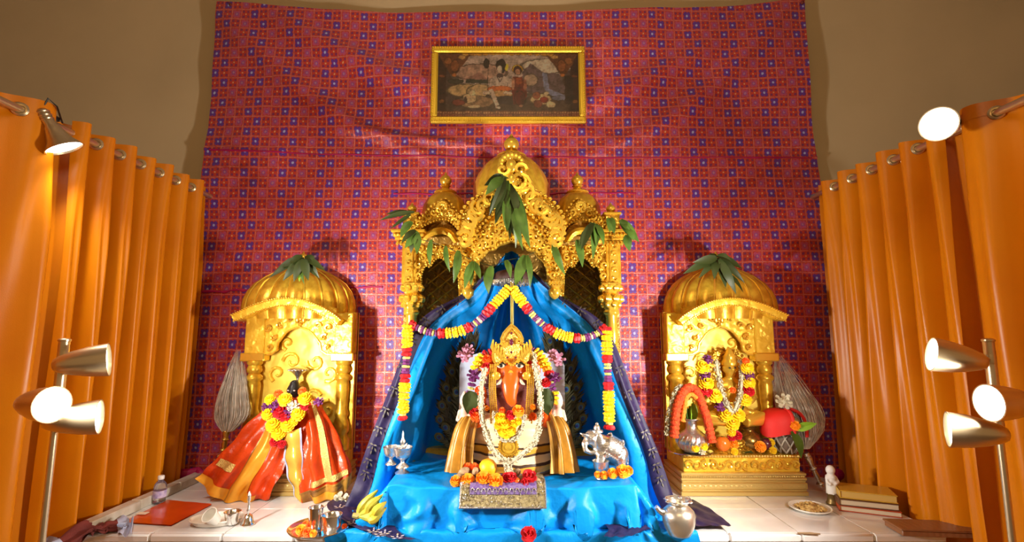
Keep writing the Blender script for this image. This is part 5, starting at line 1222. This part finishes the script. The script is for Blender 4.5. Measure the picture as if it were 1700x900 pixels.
b = MB(); ax = (c1-c0).normalized(); up = V((-ax.z, 0, ax.x)); up = up if up.z > 0 else -up
def saddle(u, v):
    a = -1.9+3.8*u; rr = .063; c = c0.lerp(c1, v); return c+up*(rr*math.cos(a))+V((0, -rr*math.sin(a), 0))
b.grid(saddle, 24, 8); sad = b.build('saddle_cloth', SILVER, root, 60)
b = MB()
for k in range(17): 
    for v in (0, 1): b.ball(saddle(k/16, v), .0052, 6, 5)
for v in range(7):
    for u in (0, 1): b.ball(saddle(u, v/6), .0062, 6, 5); 
    for u in (.2, .35, .65): b.ball(saddle(u, v/6), .004, 6, 4)
stuff(b.build('bead_fringe', SILVER, sad))
goblet('silver goblet standing in front of the silver elephant', V((P(998, 790, 2.37).x, 2.375, TZ+.012)), .85)
gm2 = 'marigolds in front of the silver elephant'
single('marigold', 'tiny orange marigold leftmost in the row before the silver elephant', 992, 788, 2.335, .015, group=gm2); single('marigold', 'orange marigold second from left in the row before the silver elephant', 1003, 789, 2.33, .018, group=gm2); single('marigold', 'orange marigold third from left in the row before the silver elephant', 1017, 786, 2.325, .023, group=gm2); single('marigold', 'large orange marigold leaning on the hind leg of the silver elephant', 1034, 783, 2.325, .030, group=gm2); single('marigold', 'orange marigold at the far right of the row before the silver elephant', 1042, 782, 2.345, .024, group=gm2)
single('rose', 'loose red rose lying at the foot of the blue cloth, centre front', 877, 887, 2.235, .030); single('marigold', 'brownish orange marigold at the foot of the blue cloth, front right', 1025, 881, 2.265, .020)
single('whiteflower', 'white lotus flower lying beside the red robe hem, left of the bananas', 567, 833, 2.62, .034); single('marigold_yellow', 'small yellow flower beside the white lotus at the red robe hem', 557, 826, 2.66, .018)

# ---- bananas
BAN = mat('banana peel', (.52, .37, .025), .5, bump=('noise', 20, .1, .004), var=(16, .35, (.24, .27, .03))); BTIP = mat('banana stalk', (.28, .24, .06), .6)
root = thing('banana_bunch', 'small bunch of yellow green bananas leaning against the blue cloth', 'bananas', PZ(600, 862, PT+.01))
s0 = P(594, 857, 2.275)
for k, (mx, my, tx, ty, Y) in enumerate(((604, 838, 626, 815, 2.30), (616, 838, 636, 822, 2.275), (626, 846, 640, 834, 2.262), (620, 862, 640, 844, 2.262))):
    pts = [s0, P(mx-5, (my*.45+857*.55), Y-.01), P(mx, my, Y-.022), P(tx, ty, Y)]; f = [curve(pts, i/12) for i in range(13)]
    rr = [.007, .010, .015, .0185, .020, .0205, .0205, .020, .0195, .0185, .016, .010, .005]
    o = MB().tube(f, rr, 9).build('banana', BAN, root, 35); MB().ball(f[-1], .0055, 7, 5).build('blossom_end', BTIP, o)
MB().tube([s0+V((-.022, 0, .004)), s0, s0+V((.012, 0, .006))], [.010, .014, .012], 8).build('stalk', BTIP, root)

# ---- steel thali with tumbler and bowl
def plate(name, label, c, r, m, cat='plate', h=.014, ex=1.0, rz=0):
    ro = thing(name, label, cat, c); M_ = Matrix.Translation(c) @ Matrix.Rotation(rz, 4, 'Z') @ Matrix.Diagonal((ex, 1, 1, 1))
    MB().lathe([(0, 0), (r*.82, 0), (r*.9, h*.35), (r, h), (r*1.02, h), (r*.99, h+.003), (r*.9, h*.55), (r*.8, .004), (0, .004)], 44, M=M_).build('dish', m, ro, 60)
    MB().tube([M_ @ V((r*1.01*math.cos(2*PI*k/44), r*1.01*math.sin(2*PI*k/44), h+.001)) for k in range(44)], .0028, 6, closed=True).build('rim', m, ro); return ro
tc_ = PZ(530, 880, PT+.001); plate('steel_thali', 'round steel thali plate with marigolds and steel cups, front left of the blue cloth', tc_, .128, STEEL)
def cup(name, label, p, r0, r1, h, m, tilt=None, cat='cup', handle=False, group=None):
    ro = thing(name, label, cat, p, group); M_ = Matrix.Translation(p) @ (tilt or Matrix())
    MB().lathe([(0, 0), (r0*.94, 0), (r0, .004), ((r0+r1)/2, h*.5), (r1, h), (r1*1.04, h), (r1*.97, h-.002), ((r0+r1)/2*.95, h*.5), (r0*.92, .006), (0, .005)], 32, M=M_).build('body', m, ro, 60)
    MB().tube([M_ @ V((r1*1.01*math.cos(2*PI*k/28), r1*1.01*math.sin(2*PI*k/28), h)) for k in range(28)], .002, 6, closed=True).build('rim', m, ro)
    if handle: MB().tube([M_ @ V((r1*.98, 0, h*.85)), M_ @ V((r1*1.6, 0, h*.75)), M_ @ V((r1*1.5, 0, h*.35)), M_ @ V((r0*1.05, 0, h*.2))], .004, 8).build('handle', m, ro)
    return ro
cup('steel_tumbler', 'tall steel tumbler standing on the thali plate', PZ(523, 882, PT+.006), .026, .030, .098, STEEL, group='steel cups on the thali'); cup('steel_bowl', 'short wide steel bowl standing on the thali plate', PZ(550, 883, PT+.006), .036, .043, .070, STEEL, group='steel cups on the thali')
gt = 'orange flowers on the steel thali'
for k, (px, py, r, lab) in enumerate(((500, 880, .022, 'orange flower at the left rim of the steel thali'), (509, 872, .020, 'orange flower topmost of the pile beside the tumbler'), (511, 884, .020, 'orange flower lowest in the pile at the front of the thali'), (520, 886, .015, 'yellow orange flower in front of the steel tumbler'), (505, 877, .016, 'orange flower in the middle of the pile beside the tumbler'), (572, 874, .012, 'small orange petals at the right rim of the steel thali'))):
    single('marigold' if k in (3, 0) else 'orangeflower', lab, px, py, PZ(px, py+4, PT+.014).y, r, group=gt)

# ---- oval dish with cups, bell
CER = mat('white ceramic', (.80, .77, .70), .2, coat=.4)
dc = PZ(360, 868, PT+.001); plate('oval_dish', 'oval white dish holding two cups near the left front of the platform', dc, .075, CER, h=.022, ex=1.5, rz=.15)
cup('white_cup', 'white cup lying tilted in the oval dish, its mouth facing left', PZ(352, 868, PT+.02)+V((.02, 0, .008)), .022, .032, .055, CER, Matrix.Rotation(-.35, 4, 'Y') @ Matrix.Rotation(.75, 4, 'X')); cup('silver_cup', 'bright silver cup standing in the right end of the oval dish', PZ(385, 869, PT+.008), .026, .034, .050, STEEL)
p = PZ(411, 871, PT+.001); root = thing('hand_bell', 'small silver hand bell with upright handle, right of the oval dish', 'bell', p)
MB().lathe([(.030, 0), (.031, .003), (.025, .012), (.021, .026), (.018, .038), (.010, .045), (.005, .047), (0, .047)], 26, c=p).build('bell_cup', STEEL, root, 60)
MB().lathe([(.005, .046), (.006, .055), (.009, .062), (.006, .07), (.005, .10), (.008, .108), (.006, .116), (.009, .125), (.006, .134), (.002, .142), (0, .145)], 16, c=p).build('handle', SILVER, root, 60)
MB().ball(p+V((0, 0, .008)), .006, 8, 6).build('clapper', STEEL, root)

# ---- red sheet, bottle, rumpled cloth
REDP = mat('orange red plastic', (.68, .075, .006), .22, coat=.4)
cs = [PZ(x, y, PT+.003) for x, y in ((203, 868), (278, 831), (352, 838), (284, 873))]
root = thing('red_folder', 'flat orange red plastic folder lying on the left of the platform', 'folder', sum(cs, V())/4)
MB().grid(lambda u, v: (cs[0].lerp(cs[1], v)).lerp(cs[3].lerp(cs[2], v), u)+V((0, 0, .003+.006*u*v*noise.noise(V((u*4, v*4, 0)))+.004*max(0, v-.8))), 14, 14).build('cover', REDP, root); MB().grid(lambda u, v: (cs[0].lerp(cs[1], v)).lerp(cs[3].lerp(cs[2], v), u)+V((0, 0, -.001)), 2, 2).build('back_cover', REDP, root)
pp = [PZ(x, y, PT+.011) for x, y in ((228, 853), (236, 849), (246, 852), (237, 855))]
tag(MB().box(sum(pp, V())/4, (.045, .03, .0015)).build('paper_slip', mat('cream paper', (.82, .66, .50), .7)), 'small cream paper slip lying on the orange red folder', 'paper')
PET = mat('clear plastic', (.95, .96, .97), .06, trans=1.0, ior=1.3, spec=.5)
p = PZ(264, 834, PT+.006); root = thing('water_bottle', 'small clear plastic water bottle with label, on the left edge of the platform', 'bottle', p)
MB().lathe([(0, .004), (.022, .0), (.028, .004), (.029, .012), (.0275, .018), (.029, .024), (.029, .062), (.0275, .066), (.029, .071), (.026, .088), (.018, .100), (.012, .107), (.012, .117), (.0105, .117)], 30, c=p).build('bottle_body', PET, root, 60)
MB().lathe([(.0, .112), (.0265, .084), (.027, .06), (.027, .008), (0, .005)][::-1], 24, c=p).build('water', mat('water', (.97, .98, 1), .02, trans=1.0, ior=1.33), root, 60)
MB().lathe([(.0295, .026), (.0297, .03), (.0297, .056), (.0295, .060)], 30, c=p).build('label', mat('lilac white label', (.62, .56, .74), .4, var=(50, .4, (.30, .24, .55))), root, 60)
MB().lathe([(.0145, .112), (.0148, .115), (.0148, .127), (.013, .130), (0, .130)], 24, c=p).build('cap', mat('white cap', (.8, .8, .8), .35), root)
root = thing('rumpled_cloth', 'rumpled maroon cloth with pale blue ends on the left front corner of the platform', 'cloth', PZ(150, 885, PT))
cl = Patch(rows([(72, 900, 2.20), (96, 884, 2.24), (130, 866, 2.30), (170, 868, 2.33), (208, 858, 2.36)], [(78, 905, 2.16), (104, 892, 2.19), (140, 872, 2.235), (176, 874, 2.26), (210, 866, 2.30)], [(88, 915, 2.14), (114, 900, 2.17), (146, 884, 2.215), (176, 882, 2.25), (208, 874, 2.27)], [(100, 930, 2.14), (124, 915, 2.17), (150, 896, 2.22), (178, 889, 2.245), (206, 884, 2.26)]), lambda u, v: .016*math.sin(v*16+u*6)*(1-.4*u)+.012*noise.noise(V((u*6, v*6, 1))))
for r in cl.rows:
    for q in r[2:]: q.z = max(q.z, PT+.018)
cl.build('maroon_fabric', MAROON, root, .2, .90, nu=44, nv=30); cl.build('blue_end', PALEBLUE, root, 0, .2, nu=12, nv=30); cl.build('blue_end', PALEBLUE, root, .90, 1.06, nu=10, nv=30)
e2 = Patch([[PZ(x, y, PT+.012) for x, y in r] for r in ([(200, 858), (216, 859), (222, 860)], [(198, 874), (214, 876), (220, 876)], [(194, 887), (208, 889), (218, 888)])], lambda u, v: .008*math.sin(u*9)+.006*noise.noise(V((u*5, v*5, 3)))); e2.build('blue_end', PALEBLUE, root, nu=14, nv=14)

# ---- silver water pot, food plate, statuette, books at the right
p = PZ(1128, 888, PT+.001); root = thing('silver_pot', 'round silver water pot with a small spout, right of the blue table cloth', 'pot', p)
MB().lathe([(.0, .0), (.044, .0), (.049, .006), (.060, .028), (.068, .055), (.069, .078), (.064, .098), (.050, .112), (.038, .118), (.036, .126), (.046, .136), (.056, .142), (.054, .145), (.040, .136), (.032, .126), (.030, .115), (0, .10)], 40, c=p).build('belly', mat('worn silver', (.66, .60, .50), .30, .9, ('noise', 40, .15, .004)), root, 60)
MB().tube([p+V((-.055, 0, .085)), p+V((-.085, -.005, .10)), p+V((-.098, -.008, .116))], [.018, .012, .010], 12).build('spout', SILVER, root)
b = MB()
for k in range(8): a = 2*PI*k/8+.3; b.ball(p+V((.050*math.cos(a), .050*math.sin(a), .139)), .010, 9, 6, (1.2, 1.2, .5))
b.build('lobed_rim', SILVER, root)
fpz = PZ(1345, 846, PT+.001); plate('food_plate', 'white disposable plate of brown snacks before the right small shrine', fpz, .092, mat('white paper plate', (.80, .76, .68), .5), h=.012)
rnd = random.Random(3); SN = mat('brown fried snack', (.36, .19, .05), .7, bump=('noise', 60, .6, .006), var=(30, .5, (.62, .42, .14)))
b = MB()
for k in range(90):
    a, q = rnd.random()*6.3, .062*math.sqrt(rnd.random()); b.ball(fpz+V((q*math.cos(a), q*math.sin(a), .012+.022*(1-q/.062)*rnd.random())), rnd.uniform(.006, .012), 7, 5, (rnd.uniform(.7, 1.3), rnd.uniform(.7, 1.3), .7))
o = b.build('fried_snacks', SN, None, 180, loc=fpz); tag(o, 'loose heap of brown fried snacks on the white plate', 'food', kind='stuff')
p = PZ(1383, 837, PT+.001); root = thing('white_statuette', 'small white figurine on a dark brass foot, between the plate and the books', 'figurine', p)
MB().lathe([(0, 0), (.030, 0), (.032, .006), (.026, .014), (.022, .04), (.026, .046), (.026, .052), (0, .052)], 20, c=p).build('brass_foot', mat('dark brass', (.20, .13, .045), .4, .7), root, 60)
b = MB(); b.lathe([(.0, .05), (.027, .05), (.026, .09), (.022, .12), (.026, .135), (.014, .146)], 16, c=p); b.ball(p+V((-.003, -.004, .166)), .022, 12, 9, (1, 1, 1.1)); b.tube([p+V((-.022, 0, .13)), p+V((-.030, -.014, .108)), p+V((-.016, -.026, .10))], [.009, .008, .007], 8); b.tube([p+V((.022, 0, .13)), p+V((.026, -.016, .108)), p+V((.004, -.026, .105))], [.009, .008, .007], 8)
blob('white_figure', b, mat('white plaster', (.72, .70, .68), .5), root, .005, 2)
def book(label, c, size, rz, cover, page, group):
    ro = thing('book', label, 'book', c, group); M_ = Matrix.Translation(c) @ Matrix.Rotation(rz, 4, 'Z'); w, d, h = size
    MB().box((0, 0, h-.002), (w, d, .004), .001, M_).build('front_cover', cover, ro); MB().box((0, 0, .002), (w, d, .004), .001, M_).build('back_cover', cover, ro)
    MB().box((-w/2+.003, 0, h/2), (.006, d, h), .002, M_).build('spine', cover, ro); MB().box((.001, 0, h/2), (w-.010, d-.010, h-.008), 0, M_).build('pages', page, ro); return ro
PAGE = mat('cream page block', (.66, .54, .38), .8, bump=('wave', 160, .3, .002)); gbk = 'books stacked at the right end of the platform'
bc = PZ(1452, 845, PT+.001); bc.x = min(bc.x, 1.735)
book('orange red book at the bottom of the stack at the right end of the platform', bc, (.25, .17, .026), -.42, mat('orange book cover', (.46, .07, .02), .4), PAGE, gbk)
book('dark brown book in the middle of the stack at the right end of the platform', bc+V((-.006, .004, .0265)), (.245, .165, .030), -.36, mat('brown book cover', (.13, .055, .03), .4), PAGE, gbk)
book('thick yellow book on top of the stack at the right end of the platform', bc+V((.002, .008, .057)), (.235, .155, .036), -.40, mat('yellow book cover', (.62, .36, .04), .35, coat=.2), mat('golden page block', (.60, .38, .10), .6), gbk)
bx = PZ(1545, 884, PT+.001); root = thing('brown_box', 'flat brown box at the front right corner of the platform', 'box', bx)
M_ = Matrix.Translation(bx) @ Matrix.Rotation(-.10, 4, 'Z'); BRW = mat('brown varnished wood', (.26, .11, .05), .35, bump=('wave', 12, .2, .003))
MB().box((0, 0, .012), (.30, .12, .022), .003, M_).build('tray', BRW, root); MB().box((0, 0, .027), (.31, .128, .008), .003, M_).build('lid', BRW, root)
p = PZ(1345, 886, PT+.006); o = MB().tube([p+V((-.05, .006, 0)), p+V((0, 0, .001)), p+V((.04, -.004, 0))], [.0035, .005, .003], 7).build('twig', PETALBROWN, None, loc=p); tag(o, 'short brown twig lying on the marble at the right front', 'twig')

# ================================================================== small gold idol and offerings on the right shrine
BT = PT+.2085; GI = P(1212, 660, 2.855)
root = thing('gold_idol', 'small seated gold idol with crown inside the right small shrine', 'idol', (GI.x, 2.855, BT))
G2 = lambda px, py, dy=0.0: P(px, py, 2.855+dy)
MB().lathe([(.15, BT), (.155, BT+.02), (.12, BT+.035), (.13, BT+.06), (.11, BT+.075)], 30, c=(GI.x, 2.86, 0), sy=.6).build('lotus_seat', GOLDR, root, 60)
h = G2(1212, 612); b = MB(); b.ball(h, .040, 16, 12, (.9, .85, 1.15)); b.tube([h, h+V((0, .01, -.07))], [.02, .026], 10); b.ball(h+V((0, .015, -.13)), .075, 16, 12, (1.1, .7, 1.15)); b.ball(h+V((0, .02, -.24)), .085, 16, 12, (1.1, .75, .9)); b.ball(h+V((0, -.036, -.004)), .010, 8, 6)
for s in (-1, 1):
    b.tube([h+V((s*.065, .01, -.085)), h+V((s*.115, -.02, -.16)), h+V((s*.07, -.075, -.17))], [.028, .024, .018], 10); b.tube([h+V((s*.05, .01, -.26)), h+V((s*.15, -.04, -.27)), h+V((s*.03, -.09, -.275))], [.05, .04, .03], 10); b.ball(h+V((s*.037, .0, .0)), .014, 8, 6, (.5, 1, 1.2))
blob('body', b, GOLDB, root, .006, 3)
MB().lathe([(.044, .018), (.047, .03), (.040, .045), (.034, .06), (.036, .064), (.022, .085), (.016, .10), (.010, .112), (0, .12)], 22, c=h, lobes=8, lobe=.1).build('crown', GOLDB, root, 60)
for s in (-1, 1): MB().ball(h+V((s*.014, -.033, .006)), .006, 8, 6, (1.3, .5, .8)).build('eye', BLACK, root)
b = MB(); b.lathe([(.10, -.0), (.115, 0), (.115, .008), (.10, .008)], 30, M=frame(h+V((0, .045, -.01)), (0, -1, 0)))
for k in range(26): b.ball(h+V((.12*math.cos(2*PI*k/26), .04, -.01+.12*math.sin(2*PI*k/26))), .010, 7, 5)
b.build('halo', GOLDR, root)
jasmine('white jasmine garland hanging in a V on the small gold idol', wpts([(1189, 598, 2.80), (1192, 622, 2.78), (1198, 648, 2.76), (1207, 672, 2.75), (1216, 684, 2.745), (1224, 670, 2.75), (1230, 645, 2.76), (1232, 620, 2.78), (1230, 598, 2.80)]), .016, 300, 11)
gr = thing('flower_garland', 'yellow marigold and purple garland round the small gold idol', 'garland', P(1180, 620, 2.78), 'idol garlands')
for kind, px, py, r in (('marigold_yellow', 1166, 610, .038), ('orchid', 1170, 625, .028), ('marigold_yellow', 1172, 637, .040), ('rose', 1172, 650, .030), ('marigold_yellow', 1187, 658, .038), ('orchid', 1194, 676, .026), ('marigold_yellow', 1205, 690, .038), ('marigold_yellow', 1224, 690, .040), ('marigold_yellow', 1215, 704, .038), ('marigold_yellow', 1214, 718, .024), ('rose', 1224, 724, .022), ('rose', 1214, 727, .018), ('marigold_yellow', 1240, 612, .034), ('orchid', 1242, 624, .026), ('marigold_yellow', 1243, 636, .034), ('rose', 1242, 650, .028), ('marigold_yellow', 1236, 664, .036), ('orangeflower', 1238, 600, .02), ('orchid', 1174, 598, .024), ('orangeflower', 1216, 648, .018)):
    blossom(kind, P(px, py, 2.765), r, gr)
MB().tube([P(x, y, 2.78) for x, y in ((1172, 600), (1168, 630), (1184, 664), (1206, 694), (1216, 716), (1228, 692), (1240, 660), (1243, 630), (1238, 600))], .005, 5).build('thread', LEAFD, gr)
# silver pot on a plate with orange flower rope
kp = V((P(1150, 750, 2.80).x, 2.80, BT+.001)); plate('silver_plate', 'round silver plate under the silver pot on the right shrine base', kp+V((-.012, -.0, 0)), .115, STEEL, h=.010)
kp.z += .0065; root = thing('silver_kalash', 'engraved silver pot with green leaves in its mouth on the right shrine base', 'pot', kp)
MB().lathe([(0, 0), (.045, 0), (.050, .004), (.070, .022), (.083, .050), (.084, .068), (.074, .090), (.052, .108), (.036, .118), (.030, .135), (.030, .158), (.038, .168), (.050, .174), (.050, .178), (.034, .172), (.026, .16), (.026, .13), (0, .12)], 40, c=kp).build('belly', SILVER, root, 60)
b = MB()
for k in range(20): a = 2*PI*k/20; b.tube([kp+V((r*math.cos(a+.10*i), r*math.sin(a+.10*i), z)) for i, (r, z) in enumerate(((.0665, .018), (.084, .05), (.085, .068), (.074, .092)))], .004, 5)
b.build('fluted_relief', SILVER, root)
rnd = random.Random(8)
for k in range(9):
    a = rnd.random()*6.3; q = rnd.uniform(.012, .03); leaf(root, kp+V((q*.4*math.cos(a), q*.4*math.sin(a), .16)), kp+V((q*1.5*math.cos(a), q*1.2*math.sin(a), .235+.03*rnd.random())), .030, LEAFB if k % 3 else LEAF)
ROPE = mat('orange red flower rope', (.72, .042, .008), .7, bump=('noise', 120, 1.0, .01), var=(60, .4, (.80, .09, .012)))
root = thing('flower_rope', 'thick orange red flower rope looped over the silver pot on the right shrine', 'garland', P(1140, 642, 2.73))
def rope(pts, r):
    f = path(wpts(pts), .006); n = len(f); return MB().tube([p for p, t in f], [r*(1+.12*math.sin(i*1.7)+.08*noise.noise(V((i*.9, 0, 0)))) for i in range(n)], 12)
rope([(1119, 726, 2.72), (1121, 700, 2.715), (1124, 676, 2.72), (1132, 655, 2.73), (1142, 644, 2.74), (1150, 645, 2.75)], .0235).build('rope_side', ROPE, root, 60); rope([(1150, 643, 2.75), (1158, 652, 2.735), (1166, 672, 2.72), (1175, 700, 2.71), (1182, 734, 2.71)], .022).build('rope_side', ROPE, root, 60)
o = rope([(1133, 700, 2.72), (1136, 680, 2.72), (1140, 660, 2.72), (1148, 655, 2.725), (1157, 662, 2.72)], .012); o.build('inner_strand', mat('orange petals', (.88, .25, .02), .6, bump=('noise', 150, 1, .008)), root, 60)
jasmine('white jasmine strand hanging left of the orange red flower rope', wpts([(1133, 640, 2.76), (1122, 650, 2.75), (1114, 672, 2.745), (1110, 695, 2.74), (1107, 722, 2.74)]), .014, 190, 14)
TOMG = mat('orange tomato', (.80, .16, .015), .22, coat=.4)
fruit('tomato', 'orange red tomato between the silver pot and the yellow flowers on the right shrine', 'fruit', P(1200, 737, 2.775), .039, TOMG, (1, 1, 1.02))
fruit('plum', 'dark purple plum behind the orange marigold on the right shrine', 'fruit', P(1272, 737, 2.80), .032, mat('plum skin', (.11, .014, .03), .25, coat=.3))
grs = 'loose flowers on the right shrine base'
single('marigold_yellow', 'yellow flower at the foot of the silver pot, left one', 1154, 744, 2.73, .022, group=grs); single('marigold_yellow', 'yellow flower at the foot of the silver pot, right one beside the rope end', 1167, 741, 2.735, .025, group=grs); single('whiteflower', 'small white flower on the rim of the silver plate', 1165, 750, 2.73, .016, group=grs); single('marigold', 'yellow orange marigold right of the tomato', 1217, 738, 2.79, .028, group=grs); single('marigold_yellow', 'pale yellow marigold low before the tomato', 1219, 750, 2.77, .020, group=grs); single('marigold', 'orange marigold before the dark plum', 1262, 742, 2.755, .030, group=grs); single('marigold_yellow', 'yellow marigold leaning on the twine basket', 1279, 735, 2.79, .022, group=grs); single('marigold_yellow', 'pale yellow flower lying low beside the twine basket', 1283, 748, 2.77, .020, group=grs)
p = V((P(1245, 750, 2.84).x, 2.84, BT+.001)); root = thing('brass_pot', 'dark round brass pot right of the gold idol', 'pot', p)
MB().lathe([(0, 0), (.04, 0), (.055, .015), (.072, .05), (.070, .075), (.052, .098), (.032, .108), (.030, .120), (.042, .132), (.040, .134), (.026, .122), (0, .11)], 34, c=p).build('belly', mat('old brass', (.30, .17, .04), .25, .85), root, 60)
MB().lathe([(.028, .126), (.032, .132), (.020, .142), (.006, .146), (.009, .154), (0, .16)], 24, c=p).build('lid', BRASS, root, 60)
o = MB(); 
leaf_o = thing('betel_leaf', 'dark green leaf lying flat on the edge of the right shrine base', 'leaf', V((P(1240, 752, 2.76).x, 2.77, BT))); leaf(leaf_o, V((P(1232, 752, 2.77).x, 2.775, BT+.006)), V((P(1252, 752, 2.77).x, 2.765, BT+.006)), .035, LEAFD, 'blade', (0, -.4, 1))
# twine basket with red cloth, flowers and leaves
p = V((P(1306, 752, 2.82).x, 2.82, BT+.001)); root = thing('twine_basket', 'grey twine basket standing under the red cloth at the right end of the right shrine', 'basket', p)
MB().lathe([(.0, 0), (.038, 0), (.060, .03), (.068, .065), (.064, .095), (.058, .11)], 24, c=p).build('pot', mat('dark clay', (.16, .11, .08), .8), root, 60)
b = MB()
for k in range(9):
    for d in (-1, 1): b.tube([p+V((r*math.cos(2*PI*k/9+d*.28*i), r*math.sin(2*PI*k/9+d*.28*i), z)) for i, (r, z) in enumerate(((.042, .002), (.063, .03), (.071, .065), (.067, .095), (.060, .112)))], .0048, 5)
stuff(b.build('twine_net', mat('grey twine', (.42, .36, .29), .8), root))
RC = mat('scarlet velvet', (.60, .010, .006), .6)
hx = p+V((-.0, -.01, .105)); root = thing('red_cloth', 'folded scarlet cloth draped like a hood over the twine basket', 'cloth', hx)
def hood(u, v):
    a = -.30*PI+.16*PI+PI*1.68*u; r = .118*math.sin(min(1, v*1.05+.05)*PI*.52)**.8; z = .135*(1-v**2.2)-.005
    return hx+V((r*math.cos(a)*1.02-.018, r*math.sin(a)*.75, z+.012*math.sin(3*a)*v))
MB().grid(hood, 36, 16).build('hood', RC, root, 180)
q0 = [hood(0, k/16) for k in range(2, 17)]; q1 = [hood(1, k/16) for k in range(2, 17)]
MB().tube(q0, .009, 8).build('rolled_edge', RC, root); MB().tube(q1, .009, 8).build('rolled_edge', RC, root)
fruit('coconut', 'pale brown coconut peeping out under the scarlet cloth', 'coconut', hx+V((.018, -.02, .045)), .052, mat('coconut husk', (.40, .27, .14), .8, bump=('noise', 70, .8, .008), var=(30, .5)), stem=False)
single('whiteflower', 'white flower lying on top of the scarlet cloth', 1300, 668, 2.78, .036); single('marigold', 'orange marigold tucked into the front of the scarlet cloth', 1320, 707, 2.72, .026)
lf = thing('mango_leaf_bunch', 'two green leaves tucked into the scarlet cloth on the right shrine', 'leaves', P(1318, 712, 2.72), 'mango leaf bunches'); leaf(lf, P(1318, 712, 2.72), P(1356, 703, 2.70), .045, LEAFB); leaf(lf, P(1314, 716, 2.72), P(1330, 762, 2.69), .065, LEAF)
